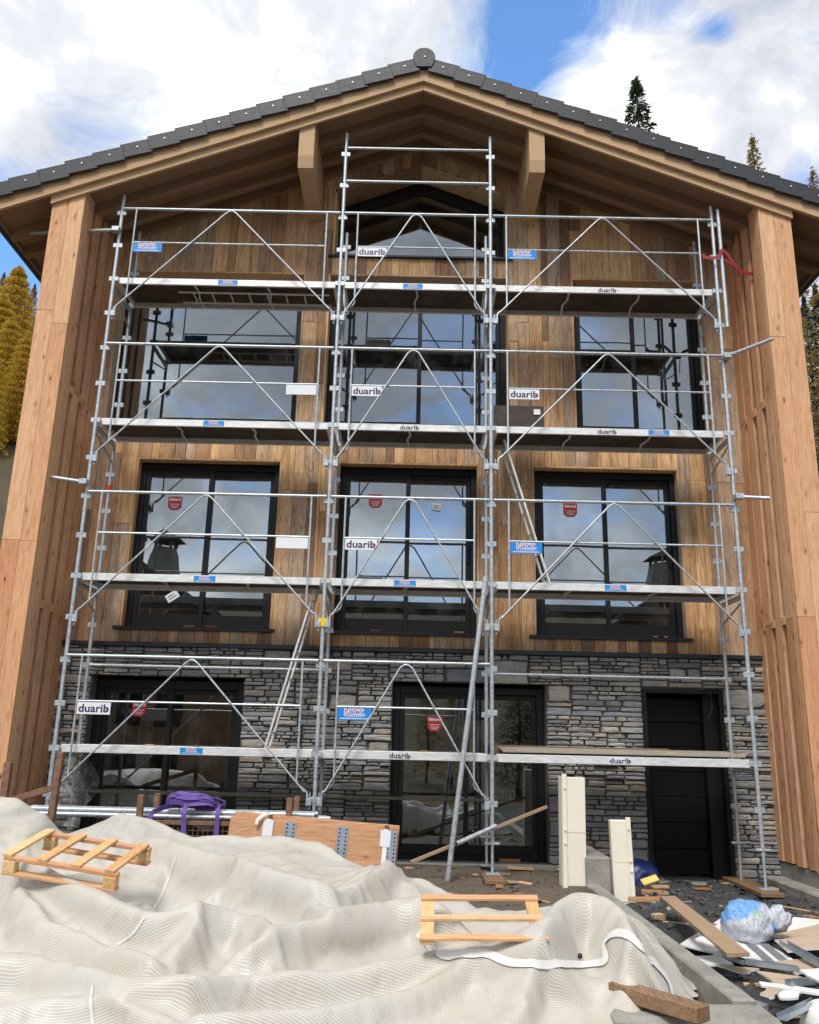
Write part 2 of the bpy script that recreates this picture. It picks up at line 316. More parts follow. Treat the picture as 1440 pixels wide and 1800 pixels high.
# ------------------------------------------------------------------ mesh builder
class MB:
    def __init__(s): s.v = []; s.f = []; s.m = []
    def add(s, vs, fs, mi=0):
        k = len(s.v); s.v += [tuple(v) for v in vs]; s.f += [tuple(i+k for i in f) for f in fs]; s.m += [mi]*len(fs); return s
    def box(s, x0, x1, y0, y1, z0, z1, mi=0, mat=None):
        vs = [Vector((x, y, z)) for z in (z0, z1) for y in (y0, y1) for x in (x0, x1)]
        if mat: vs = [mat @ v for v in vs]
        return s.add(vs, [(0, 2, 3, 1), (4, 5, 7, 6), (0, 1, 5, 4), (2, 6, 7, 3), (0, 4, 6, 2), (1, 3, 7, 5)], mi)
    def cbox(s, x0, x1, y0, y1, z0, z1, c=.004, mi=0, mat=None):
        """box with chamfered edges"""
        lo = (x0, y0, z0); hi = (x1, y1, z1); idx = {}; vs = []
        c = min(c, *( (h-l)*.3 for l, h in zip(lo, hi)))
        for a in (0, 1):
            for b_ in (0, 1):
                for d in (0, 1):
                    corner = [(lo, hi)[a][0], (lo, hi)[b_][1], (lo, hi)[d][2]]; sg = [1-2*a, 1-2*b_, 1-2*d]
                    for ax in range(3):
                        p = [corner[i]+(0 if i == ax else sg[i]*c) for i in range(3)]; idx[(a, b_, d, ax)] = len(vs); vs.append(Vector(p))
        I = idx; fs = []
        for ax in range(3):
            o1, o2 = [i for i in range(3) if i != ax]
            for sgn in (0, 1):
                q = []
                for (i, j) in ((0, 0), (1, 0), (1, 1), (0, 1)):
                    k = [0, 0, 0]; k[ax] = sgn; k[o1] = i; k[o2] = j; q.append(I[(*k, ax)])
                fs.append(tuple(q) if (sgn == 1) == (ax != 1) else tuple(reversed(q)))
        for ax in range(3):                # edges along axis ax
            o1, o2 = [i for i in range(3) if i != ax]
            for i in (0, 1):
                for j in (0, 1):
                    k0 = [0, 0, 0]; k0[o1] = i; k0[o2] = j; k1 = k0[:]; k1[ax] = 1
                    fs.append((I[(*k0, o1)], I[(*k1, o1)], I[(*k1, o2)], I[(*k0, o2)]))
        for a in (0, 1):
            for b_ in (0, 1):
                for d in (0, 1): fs.append((I[(a, b_, d, 0)], I[(a, b_, d, 1)], I[(a, b_, d, 2)]))
        if mat: vs = [mat @ v for v in vs]
        return s.add(vs, fs, mi)
    def tube(s, p0, p1, r, n=10, mi=0, r1=None, cap=True):
        return s.path([p0, p1], r, n, mi, [r, r if r1 is None else r1], cap)
    def path(s, pts, r, n=8, mi=0, rs=None, cap=True):
        pts = [Vector(p) for p in pts]; vs = []; fs = []; up = None
        for i, p in enumerate(pts):
            d = (pts[min(i+1, len(pts)-1)]-pts[max(i-1, 0)]).normalized()
            if up is None: up = d.orthogonal().normalized()
            up = (up-d*up.dot(d)).normalized(); sd_ = d.cross(up); rr = rs[i] if rs else r
            for k in range(n):
                a = 2*math.pi*k/n; vs.append(p+up*(math.cos(a)*rr)+sd_*(math.sin(a)*rr))
        for i in range(len(pts)-1):
            for k in range(n): a = i*n+k; b_ = i*n+(k+1) % n; fs.append((a, b_, b_+n, a+n))
        if cap: fs.append(tuple(reversed(range(n)))); fs.append(tuple(range((len(pts)-1)*n, len(pts)*n)))
        return s.add(vs, fs, mi)
    def prism(s, poly, y0, y1, mi=0):
        """poly in (x,z), extruded in y"""
        n = len(poly); vs = [(x, y0, z) for x, z in poly]+[(x, y1, z) for x, z in poly]
        fs = [tuple(range(n)), tuple(reversed(range(n, 2*n)))]+[(i, i+n, (i+1) % n+n, (i+1) % n) for i in range(n)]
        return s.add(vs, fs, mi)
    def mesh(s, name, mats, smooth=False):
        me = bpy.data.meshes.new(name); me.from_pydata(s.v, [], s.f)
        for m in mats: me.materials.append(M[m] if isinstance(m, str) else m)
        if len(mats) > 1: me.polygons.foreach_set('material_index', s.m)
        bm = bmesh.new(); bm.from_mesh(me); bmesh.ops.recalc_face_normals(bm, faces=bm.faces); bm.to_mesh(me); bm.free()
        if smooth: me.polygons.foreach_set('use_smooth', [True]*len(me.polygons))
        return me
    def build(s, name, mats, parent=None, smooth=False):
        return link(name, s.mesh(name, mats if isinstance(mats, (list, tuple)) else [mats], smooth), parent)
def link(name, me, parent=None, loc=None):
    o = bpy.data.objects.new(name, me); COL.objects.link(o)
    if parent is not None: o.parent = parent
    if loc is not None: o.location = loc
    return o
def tag(o, label, cat, group=None, kind=None):
    o['label'] = label
    if cat: o['category'] = cat
    if group: o['group'] = group
    if kind: o['kind'] = kind
    return o
def struct(o, label=None): o['kind'] = 'structure'; (label and o.__setitem__('label', label)); return o
def empty(name, loc=(0, 0, 0)):
    e = bpy.data.objects.new(name, None); COL.objects.link(e); e.location = loc; e.empty_display_size = .2; return e
def smooth_by_angle(o, ang=40):
    me = o.data; bm = bmesh.new(); bm.from_mesh(me)
    for f in bm.faces: f.smooth = True
    for e in bm.edges:
        if len(e.link_faces) == 2 and e.calc_face_angle(0) > R(ang): e.smooth = False
    bm.to_mesh(me); bm.free(); return o
def text_mb(txt, size, depth=.0015, offset=0.0, xscale=1.0):
    cu = bpy.data.curves.new('lettering', 'FONT'); cu.body = txt; cu.size = size; cu.align_x = 'CENTER'; cu.align_y = 'CENTER'; cu.offset = offset; cu.resolution_u = 3
    to = bpy.data.objects.new('lettering', cu); COL.objects.link(to)
    bpy.context.view_layer.update()
    me = bpy.data.meshes.new_from_object(to.evaluated_get(bpy.context.evaluated_depsgraph_get()))
    vs = [(v.co.x*xscale, v.co.y) for v in me.vertices]; fs = [tuple(p.vertices) for p in me.polygons]
    bpy.data.objects.remove(to); bpy.data.curves.remove(cu); bpy.data.meshes.remove(me)
    return vs, fs
_tx = {}
def lettering(mb, txt, size, cx, cz, y, mi, offset=0.0, xscale=1.0):
    """flat lettering standing in the XZ plane facing -Y"""
    k = (txt, size, offset, xscale)
    if k not in _tx: _tx[k] = text_mb(txt, size, offset=offset, xscale=xscale)
    vs, fs = _tx[k]
    mb.add([(cx+a, y, cz+b) for a, b in vs], fs, mi)

# ================================================================== TERRAIN
def hillz(x, y):
    d = np.maximum(0, y-4.0); s = np.maximum(0, -(x+5))*.22*np.clip((y+12)/14, 0, 1)
    z = -.25 + d*.50 + s - np.maximum(0, d-40)*.12
    back = np.maximum(0, -(y+16)); z = z + np.where(y < -16, -back*.05, 0)
    far = np.maximum(0, -(y+75)); z = z + far*.30
    z = z + .5*np.sin(x*.13+y*.07)*np.clip((d+back)/12, 0, 1) + .25*np.sin(x*.41-y*.33)*np.clip((d+back)/12, 0, 1)
    return z
def grid_obj(name, xs, ys, zf, mat, parent=None):
    X, Y = np.meshgrid(xs, ys); Z = zf(X, Y); nx, ny = len(xs), len(ys)
    v = np.stack([X, Y, Z], -1).reshape(-1, 3)
    i = np.arange(nx*ny).reshape(ny, nx); f = np.stack([i[:-1, :-1], i[:-1, 1:], i[1:, 1:], i[1:, :-1]], -1).reshape(-1, 4)
    me = bpy.data.meshes.new(name); me.from_pydata(v.tolist(), [], f.tolist()); me.materials.append(M[mat]); me.polygons.foreach_set('use_smooth', [True]*len(f))
    return link(name, me, parent)
def axis_pts(a, b, c, d, fine, coarse):
    return np.unique(np.concatenate([np.arange(a, b, coarse), np.arange(b, c, fine), np.arange(c, d+coarse, coarse)]))
xs = axis_pts(-220, -40, 45, 220, 1.5, 10); ys = axis_pts(-260, -60, 60, 160, 1.5, 10)
struct(grid_obj('hillside', xs, ys, hillz, 'hill'), 'brown autumn hillside rising behind the chalet')

rs_ = np.random.RandomState(3)
def vnoise(x, y, s, seed):
    g = np.random.RandomState(seed).rand(64, 64); u = x/s; v = y/s; iu = np.floor(u).astype(int); iv = np.floor(v).astype(int); fu = u-iu; fv = v-iv
    fu = fu*fu*(3-2*fu); fv = fv*fv*(3-2*fv); G = lambda a, b: g[a % 64, b % 64]
    return (G(iu, iv)*(1-fu)+G(iu+1, iv)*fu)*(1-fv)+(G(iu, iv+1)*(1-fu)+G(iu+1, iv+1)*fu)*fv
def groundz(x, y):
    left = .33-.035*np.clip(-y, 0, 8); right = .23-.02*np.clip(-y, 0, 8)
    k = np.clip((x-5.95)/.2, 0, 1); z = left*(1-k)+right*k
    edge = np.clip(np.minimum(np.minimum(x+7.5, 14.5-x), y+13.5)/1.5, 0, 1)
    z = z+(vnoise(x, y, .9, 1)-.5)*.09+(vnoise(x, y, .27, 2)-.5)*.05+(vnoise(x, y, .09, 4)-.5)*.028
    return z*edge+(-.3)*(1-edge)
struct(grid_obj('ground', np.arange(-7.5, 14.6, .07), np.arange(-13.5, 1.3, .07), groundz, 'soil'), 'muddy building site ground with dark schist chippings')
def gz(x, y): return float(groundz(np.array([x]), np.array([y]))[0])

# ================================================================== HOUSE
CX = 4.055; YW = 1.0; SL = .39
house = tag(empty('chalet', (CX, YW, 0)), 'new three storey alpine chalet with timber cladding, dark stone base and slate-grey roof', 'house')
HINV = Matrix.Translation((-CX, -YW, 0))
def hpart(name, mb, mats, parent=None, smooth=False):
    """part of the house given in world coordinates"""
    o = mb.build(name, mats, None, smooth); p = parent or house
    o.parent = p; o.matrix_parent_inverse = Matrix.Translation((-CX, -YW, 0)) ; return o
# parents below the house sit at its origin, so the same inverse serves both levels
def hpart2(name, mb, mats, parent, smooth=False):
    o = mb.build(name, mats, None, smooth); o.parent = parent; return o
zroof = lambda x, top=10.49: top-SL*abs(x-CX)

XL, XR = -.45, 8.56          # inner faces of the side wings
holes_up = [(.24, 2.23, 3.12, 5.45), (3.0, 4.93, 3.12, 5.45), (5.65, 7.66, 3.12, 5.45),
            (-.30, 2.40, 5.98, 8.34), (2.73, 5.36, 5.98, 8.34), (6.26, 8.18, 5.98, 8.34)]
G0, G1, GZ0, GZ1, GZA = 2.77, 5.36, 8.64, 9.72, 10.23     # gable window opening
holes_dn = [(-.02, 1.93, .3, 2.51), (3.83, 5.78, .36, 2.51), (7.0, 8.03, .2, 2.48)]
# backing shell (dark membrane) with openings -------------------------------------------------
def cells(bx, bz, holes):
    X = sorted({bx[0], bx[1], *[h[0] for h in holes], *[h[1] for h in holes]}); Z = sorted({bz[0], bz[1], *[h[2] for h in holes], *[h[3] for h in holes]})
    for i in range(len(X)-1):
        for j in range(len(Z)-1):
            cx, cz = (X[i]+X[i+1])/2, (Z[j]+Z[j+1])/2
            if not any(h[0] < cx < h[1] and h[2] < cz < h[3] for h in holes): yield X[i], X[i+1], Z[j], Z[j+1]
mb = MB()
for c in cells((-.9, 9.0), (2.9, 8.34), holes_up): mb.box(c[0], c[1], 1.03, 1.32, c[2], c[3])
for x0, x1 in ((-.9, G0), (G0, CX), (CX, G1), (G1, 9.0)):
    zt = lambda x: zroof(x, 10.60)
    if x0 in (-.9, G1): mb.prism([(x0, 8.34), (x1, 8.34), (x1, zt(x1)), (x0, zt(x0))], 1.03, 1.32)
    else:
        mb.prism([(x0, 8.34), (x1, 8.34), (x1, GZ0), (x0, GZ0)], 1.03, 1.32)
        zo = lambda x: GZA-(GZA-GZ1)/(CX-G0)*abs(x-CX)
        mb.prism([(x0, zo(x0)), (x1, zo(x1)), (x1, zt(x1)), (x0, zt(x0))], 1.03, 1.32)
wall_up = hpart('timber_wall', mb, 'dark')
mb = MB()
for c in cells((-.9, 9.0), (-.3, 2.9), holes_dn): mb.box(c[0], c[1], .99, 1.32, c[2], c[3])
wall_dn = hpart('stone_wall', mb, 'grout')
# interior: floors, back wall, sides
mb = MB(); mb.box(-.9, 9.0, 5.0, 5.2, -.3, 9.0); mb.box(-1.0, -.9, 1.0, 9.5, -.3, 8.4); mb.box(9.0, 9.1, 1.0, 9.5, -.3, 8.4)
for z in (.02, 2.75, 5.72, 8.44): mb.box(-.9, 9.0, 1.32, 5.0, z, z+.22)
for x in (2.6, 6.0): mb.box(x, x+.12, 1.32, 5.0, .24, 8.44)
hpart('interior_shell', mb, 'interior')
mb = MB()
for i in range(14): x = .2+i*.16; mb.box(x, x+.05, 3.0, 3.2, .24, 2.5)
hpart('interior_studs', mb, 'bundle')

# weathered boards ------------------------------------------------------------------------------
edges = {XL, XR, G0, G1, CX} | {h[0] for h in holes_up} | {h[1] for h in holes_up}
edges = sorted(edges); cols_ = []
for a, b in zip(edges[:-1], edges[1:]):
    wdt = b-a
    if wdt < .04: cols_.append((a, b)); continue
    n = max(1, round(wdt/.16)); cuts = [a]+sorted(a+wdt*(i+rnd.uniform(-.32, .32))/n for i in range(1, n))+[b]
    cols_ += list(zip(cuts[:-1], cuts[1:]))
nb = 0
for a, b in cols_:
    xm = (a+b)/2; zt = zroof(xm, 10.52); spans = [(2.93, zt)]
    for h in holes_up:
        if h[0]-1e-6 < xm < h[1]+1e-6:
            ns = []
            for s0, s1 in spans:
                if h[2] > s0: ns.append((s0, min(s1, h[2])))
                if h[3] < s1: ns.append((max(s0, h[3]), s1))
            spans = ns
    if G0 < xm < G1:
        zo = GZA-(GZA-GZ1)/(CX-G0)*abs(xm-CX); ns = []
        for s0, s1 in spans:
            if s1 > GZ0 and s0 < GZ0: ns += [(s0, GZ0), (zo, s1)]
            else: ns.append((s0, s1))
        spans = ns
    for s0, s1 in spans:
        if s1-s0 < .02: continue
        zs = [s0]; 
        while s1-zs[-1] > 2.9: zs.append(zs[-1]+rnd.uniform(1.4, 2.6))
        if len(zs) == 1 and s1-s0 > 1.2 and rnd.random() < .4: zs.append(s0+rnd.uniform(.4, .8)*(s1-s0))
        zs.append(s1)
        for z0, z1 in zip(zs[:-1], zs[1:]):
            dy = rnd.uniform(-.004, .006); mb = MB(); top0 = top1 = z1-.0015
            if abs(z1-zt) < 1e-6: top0, top1 = zroof(a, 10.52), zroof(b, 10.52)
            g = .0016; mb.cbox(a+g, b-g, YW+dy, YW+.03, z0+.0015, max(top0, top1), .0035)
            o = hpart('board', mb, 'board', wall_up); o.matrix_parent_inverse = Matrix.Identity(4); nb += 1
for o in wall_up.children: o.matrix_parent_inverse = Matrix.Identity(4)
wall_up.parent = house; wall_up.matrix_parent_inverse = HINV

# stones ---------------------------------------------------------------------------------------
stones = []
def stone_rows():
    z = .12; rows = []
    while z < 2.86:
        h = rnd.choice([.12, .16, .20, .24, .30])
        if z+h > 2.74: h = 2.87-z
        if z < 2.46 and z+h > 2.36: h = 2.50-z
        rows.append((z, z+h)); z += h
    return rows
def split(x0, x1, z0, z1, out, depth=0):
    w_, h_ = x1-x0, z1-z0
    if h_ > .27 or (h_ > .12 and rnd.random() < .80) or (h_ > .08 and w_ > 2.2*h_ and rnd.random() < .62):
        c = z0+h_*rnd.uniform(.30, .70); split(x0, x1, z0, c, out, depth+1); split(x0, x1, c, z1, out, depth+1)
    elif w_ > .66 or w_/h_ > rnd.uniform(3.5, 8.0):
        c = x0+w_*rnd.uniform(.32, .68); split(x0, c, z0, z1, out, depth+1); split(c, x1, z0, z1, out, depth+1)
    else: out.append((x0, x1, z0, z1))
for z0, z1 in stone_rows():
    zm = (z0+z1)/2; iv = [(XL-.1, XR+.02)]
    for h in holes_dn:
        if zm < h[3]:
            iv = [p for s0, s1 in iv for p in ((s0, min(s1, h[0])), (max(s0, h[1]), s1)) if p[1]-p[0] > .02]
    for s0, s1 in iv:
        x = s0
        while x < s1-.01:
            L = rnd.uniform(.28, .80)
            if s1-x-L < .25: L = s1-x if s1-x < .9 else (s1-x)/2
            split(x, x+L, z0, z1, stones); x += L
def stone_mb(x0, x1, z0, z1, mb):
    w_, h_ = x1-x0, z1-z0; g = .003; j = min(h_, w_)*.22; a = rnd
    ch = min(w_, h_)*a.choice([.06, .12, .2, .34])
    x0 += g; x1 -= g; z0 += g*.8; z1 -= g*.8
    P = [(x0+a.uniform(0, j), z0+ch*a.random()), (x0+ch*a.uniform(.6, 1.3), z0+a.uniform(0, j*.5)), ((x0+x1)/2+a.uniform(-.2, .2)*w_, z0+a.uniform(-.2, .4)*j*.6), (x1-ch*a.uniform(.6, 1.3), z0+a.uniform(0, j*.5)), (x1-a.uniform(0, j), z0+ch*a.random()),
         (x1-a.uniform(0, j), z1-ch*a.random()), (x1-ch*a.uniform(.6, 1.3), z1-a.uniform(0, j*.5)), ((x0+x1)/2+a.uniform(-.2, .2)*w_, z1-a.uniform(-.2, .4)*j*.6), (x0+ch*a.uniform(.6, 1.3), z1-a.uniform(0, j*.5)), (x0+a.uniform(0, j), z1-ch*a.random())]
    n = len(P); cx, cz = (x0+x1)/2, (z0+z1)/2; yf = YW-.03-a.uniform(0, .045); ins = min(.012, h_*.12)
    def shrink(p, d):
        sx = 1-2*d/max(w_, .03); sz = 1-2*d/max(h_, .03); return (cx+(p[0]-cx)*max(sx, .4), cz+(p[1]-cz)*max(sz, .4))
    back = [(x, YW-.005, z) for x, z in P]; mid = [(x, yf+.014, z) for x, z in P]
    fr = [(*[shrink(p, ins)[0]], yf+a.uniform(-.003, .004), shrink(p, ins)[1]) for p in P]
    vs = back+mid+fr+[(cx+a.uniform(-.2, .2)*w_, yf-a.uniform(0, .012), cz+a.uniform(-.2, .2)*h_)]
    fs = []
    for i in range(n):
        k = (i+1) % n; fs += [(i, k, k+n, i+n), (i+n, k+n, k+2*n, i+2*n), (i+2*n, k+2*n, 3*n)]
    mb.add(vs, fs); return mb
stones.sort(key=lambda s: -(s[1]-s[0])*(s[3]-s[2]))
for s in stones[:300]:
    o = stone_mb(*s, MB()).build('stone', 'stone', wall_dn); o.matrix_parent_inverse = Matrix.Identity(4)
mb = MB(); tint = []
for s in stones[300:]:
    n0 = len(mb.v); stone_mb(*s, mb); tint += [rnd.random()]*(len(mb.v)-n0)
if mb.v:
    o = mb.build('small_stones', 'stone', wall_dn); o['kind'] = 'stuff'
    at = o.data.attributes.new('tint', 'FLOAT', 'POINT'); at.data.foreach_set('value', tint)
for o in wall_dn.children: o.matrix_parent_inverse = Matrix.Identity(4)
mb = MB(); mb.cbox(XL, XR, .90, 1.03, 2.868, 2.925, .006); hpart('flashing', mb, 'tin')
mb = MB(); mb.cbox(-.5, XR+.04, .91, 1.0, -.3, .13, .01); hpart('footing', mb, 'concrete')

# windows --------------------------------------------------------------------------------------
def berard(mb, cx, cz, y, w_=.19, h_=.19, mi=(0, 1)):
    a, b = w_/2, h_/2
    mb.prism([(cx-a, cz+b), (cx-a*.95, cz-b*.6), (cx-a*.55, cz-b), (cx+a*.5, cz-b*1.02), (cx+a*.95, cz-b*.55), (cx+a, cz+b)], y-.001, y, mi[0])
    lettering(mb, 'bérard', w_*.30, cx, cz+b*.55, y-.0025, mi[1], .002)
    for dz, ww in ((-.15, .7), (-.45, .6), (-.7, .45)): mb.box(cx-a*ww, cx+a*ww, y-.0025, y-.002, cz+b*dz-.004, cz+b*dz+.004, mi[1])
def window(x0, x1, z0, z1, rec=.12, mull=(), bottom=.2, fw=.075, sill=True, lining=True, side=.03, sticker=None, handle=False, bar=None):
    """opening x0..x1, z0..z1 in the facade plane; frame set back by rec"""
    y = YW+rec; mb = MB(); ax0, ax1 = x0+side, x1-side; az1 = z1-.05; az0 = z0
    mb.cbox(ax0, ax0+fw, y, y+.1, az0, az1, .004); mb.cbox(ax1-fw, ax1, y, y+.1, az0, az1, .004)
    mb.cbox(ax0+fw, ax1-fw, y+.001, y+.1, az1-fw, az1, .004); mb.cbox(ax0+fw, ax1-fw, y+.001, y+.1, az0, az0+.06, .004)
    win = hpart('window', mb, 'frame')
    xs_ = [ax0+fw]+list(mull)+[ax1-fw]
    for i in range(len(xs_)-1):
        a, b = xs_[i], xs_[i+1]; yo = y+.018+(.03 if i % 2 else 0); sw = .062 if mull else .03
        a += .002; b -= .002
        if i > 0: a -= .035
        if i < len(xs_)-2: b += .035
        mb = MB(); t0, t1 = az0+.061, az1-fw-.001
        bt = bottom-.06 if bottom > .08 else .03
        mb.cbox(a, a+sw, yo, yo+.045, t0, t1, .003); mb.cbox(b-sw, b, yo, yo+.045, t0, t1, .003)
        mb.cbox(a+sw, b-sw, yo+.001, yo+.045, t1-sw, t1, .003); mb.cbox(a+sw, b-sw, yo+.001, yo+.045, t0, t0+bt, .003)
        if bar: mb.cbox(a+sw, b-sw, yo+.002, yo+.04, bar, bar+.03, .003)
        s_ = hpart2('sash', mb, 'frame', win)
        mb = MB(); mb.box(a+sw-.005, b-sw+.005, yo+.02, yo+.026, t0+bt-.005, t1-sw+.005)
        hpart2('pane', mb, 'glass', win)
        if handle and i == len(xs_)-2:
            mb = MB(); hz = (z0+z1)/2-.1; mb.path([(b-sw/2, yo-.002, hz-.1), (b-sw/2, yo-.035, hz-.08), (b-sw/2, yo-.035, hz+.1), (b-sw/2, yo-.002, hz+.12)], .011, 6); hpart2('handle', mb, 'frame', win)
    if sill:
        mb = MB(); mb.cbox(x0-.07, x1+.04, YW-.06, y+.02, z0-.03, z0+.012, .004); hpart2('sill', mb, 'tin', win)
        for k in range(2): 
            mb = MB(); xx = x0+rnd.uniform(.5, 1.7); mb.cbox(xx, xx+.13, YW-.04, YW+.01, z0+.0125, z0+.035, .003); hpart2('wedge', mb, 'scrap', win)
    if lining:
        for nm in 'lrt':
            mb = MB()
            if nm == 'l': mb.cbox(x0, x0+side-.001, YW-.006, y+.06, z0+.013, z1-.026, .002)
            if nm == 'r': mb.cbox(x1-side+.001, x1, YW-.006, y+.06, z0+.013, z1-.026, .002)
            if nm == 't': mb.cbox(x0, x1, YW-.006, y+.06, z1-.025, z1, .002)
            hpart2('lining_board', mb, 'board', win)
    if sticker:
        mb = MB(); p = onY(sticker[0], sticker[1], y+.02); berard(mb, p.x, p.z, y+.034 if not sticker[2] else y+.064); hpart2('sticker', mb, ['stickred', 'plate'], win)
    return win
def paper(win, px, py, y, w_, h_, ang):
    p = onY(px, py, y); mt = Matrix.Translation((p.x, y, p.z)) @ Matrix.Rotation(R(ang), 4, 'Y'); mb = MB(); mb.box(-w_/2, w_/2, -.001, 0, -h_/2, h_/2, 0, mt); mb.box(-w_*.35, w_*.2, -.0022, -.0016, h_*.1, h_*.2, 1, mt); mb.box(-w_*.35, w_*.3, -.0022, -.0016, -h_*.2, -h_*.1, 1, mt); hpart2('paper_label', mb, ['plate', 'cable'], win)
w1 = window(*holes_up[0], mull=(1.245,), sticker=(307, 884, 0)); paper(w1, 303, 1048, YW+.135, .17, .11, -35)
w2 = window(*holes_up[1], mull=(3.965,), sticker=(660, 880, 0), handle=True); paper(w2, 768, 891, YW+.165, .12, .1, 12)
w3 = window(*holes_up[2], mull=(6.655,), sticker=(1003, 896, 0), handle=True)
w4 = window(*holes_up[3], rec=.24, mull=(), bottom=.07, sill=False)
w5 = window(*holes_up[4], rec=.24, mull=(4.08,), bottom=.07, sill=False)
w6 = window(*holes_up[5], rec=.24, mull=(7.19,), bottom=.07, sill=False)
w7 = window(*holes_dn[0], rec=.16, mull=(.95,), bottom=.12, sill=False, lining=False, side=.005, fw=.11, sticker=(244, 1246, 0))
w8 = window(*holes_dn[1], rec=.16, mull=(4.78,), bottom=.18, sill=False, lining=False, side=.005, fw=.09, sticker=(764, 1272, 0))
mb = MB(); mb.cbox(3.75, 5.85, .86, 1.2, .22, .358, .01); hpart2('threshold', mb, 'concrete', w8)
# white bucket on the floor just inside the glazed door
bk = tag(empty('bucket', (5.25, 1.75, .245)), 'white plastic bucket on the floor behind the middle glazed door', 'bucket')
mb = MB(); mb.tube((0, 0, 0), (0, 0, .34), .14, 20, 0, .165); mb.build('body', 'white', bk, True)
mb = MB(); mb.tube((0, 0, .335), (0, 0, .36), .175, 20); mb.build('rim', 'white', bk)
# gable window
def pent(x0, x1, z0, z1, za): return [(x0, z0), (x1, z0), (x1, z1), (CX, za), (x0, z1)]
def ring(o, i, y0, y1, mb):
    n = len(o)
    for k in range(n):
        a, b = k, (k+1) % n; q = [o[a], o[b], i[b], i[a]]; mb.prism(q, y0, y1)
gwin = pent(G0+.03, G1-.03, GZ0+.002, GZ1-.02, GZA-.03); gin = pent(G0+.12, G1-.12, GZ0+.09, GZ1-.16, GZA-.23)
mb = MB(); ring(gwin, gin, YW+.38, YW+.46, mb); wg = hpart('gable_window', mb, 'frame')
gp = pent(G0+.115, G1-.115, GZ0+.085, GZ1-.155, GZA-.225)
mb = MB(); mb.prism(gp, YW+.415, YW+.422); hpart2('pane', mb, 'glass', wg)
go = pent(G0, G1, GZ0, GZ1, GZA); gi = pent(G0+.028, G1-.028, GZ0+.001, GZ1-.028, GZA-.028)
for k in (1, 2, 3, 4):
    a, b = k, (k+1) % 5; mb = MB(); mb.prism([go[a], go[b], gi[b], gi[a]], YW-.012, YW+.42); hpart2('lining_board', mb, 'board', wg)
mb = MB(); mb.cbox(G0-.06, G1+.06, YW-.05, YW+.38, GZ0-.03, GZ0+.001, .004); hpart2('sill', mb, 'tin', wg)
# entrance door, ajar dark leaf with boards
hx0, hx1, hz0, hz1 = holes_dn[2]
mb = MB(); mb.cbox(hx0, hx0+.06, YW-.03, YW+.3, hz0+.02, hz1, .004); mb.cbox(hx1-.22, hx1, YW+.10, YW+.3, hz0+.02, hz1, .004); mb.cbox(hx1-.05, hx1-.001, YW-.03, YW+.099, hz0+.02, hz1, .004); mb.cbox(hx0+.06, hx1-.05, YW-.031, YW+.3, hz1-.05, hz1, .004)
door = hpart('door_frame', mb, 'frame')
n = 7
for i in range(n):
    z0 = hz0+.05+(hz1-.1-hz0-.05)*i/n; z1 = hz0+.05+(hz1-.1-hz0-.05)*(i+1)/n
    mb = MB(); mb.cbox(hx0+.062, hx1-.222, YW+.2+.004*(i % 2), YW+.25, z0+.003, z1-.003, .006); hpart2('door_board', mb, 'doorblack', door)
mb = MB(); mb.cbox(hx0-.1, hx1+.1, .78, 1.3, .05, hz0+.015, .012); hpart2('step', mb, 'concrete', door)

# roof -----------------------------------------------------------------------------------------
XE0, XE1 = -1.62, 9.73
def rake(x0, x1, zt, zb, y0, y1, name, mat, parent=None):
    """board along the rake, between x0 and x1; zt, zb = apex heights of its top and bottom edges"""
    mb = MB(); mb.prism([(x0, zroof(x0, zb)), (x1, zroof(x1, zb)), (x1, zroof(x1, zt)), (x0, zroof(x0, zt))], y0, y1); return hpart(name, mb, mat, parent)
YB = 9.8
mb = MB()
for a, b in ((XE0, CX), (CX, XE1)): mb.prism([(a, zroof(a, 10.66)), (b, zroof(b, 10.66)), (b, zroof(b, 10.80)), (a, zroof(a, 10.80))], -.24, YB)
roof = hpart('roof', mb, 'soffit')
mb = MB()
for a, b in ((XE0-.08, CX), (CX, XE1+.08)): mb.prism([(a, zroof(a, 10.83)), (b, zroof(b, 10.83)), (b, zroof(b, 10.90)), (a, zroof(a, 10.90))], -.25, YB+.1)
hpart2('tile_field', mb, 'tile', roof)
for a, b in ((XE0, CX-.001), (CX+.001, XE1)):
    rake(a, b, 10.80, 10.60, -.292, -.2415, 'bargeboard', 'beam')
for a, b in ((-.875, CX-.0012), (CX+.0012, 8.985)): rake(a, b, 10.70, 10.49, -.24, -.202, 'lower_bargeboard', 'beam')
for y0 in (.20, .62):
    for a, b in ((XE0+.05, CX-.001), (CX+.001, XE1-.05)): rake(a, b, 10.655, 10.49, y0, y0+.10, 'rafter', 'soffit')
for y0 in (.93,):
    for a, b in ((XL-.9, CX-.001), (CX+.001, XR+.9)): rake(a, b, 10.655, 10.47, y0, y0+.065, 'wall_rafter', 'soffit')
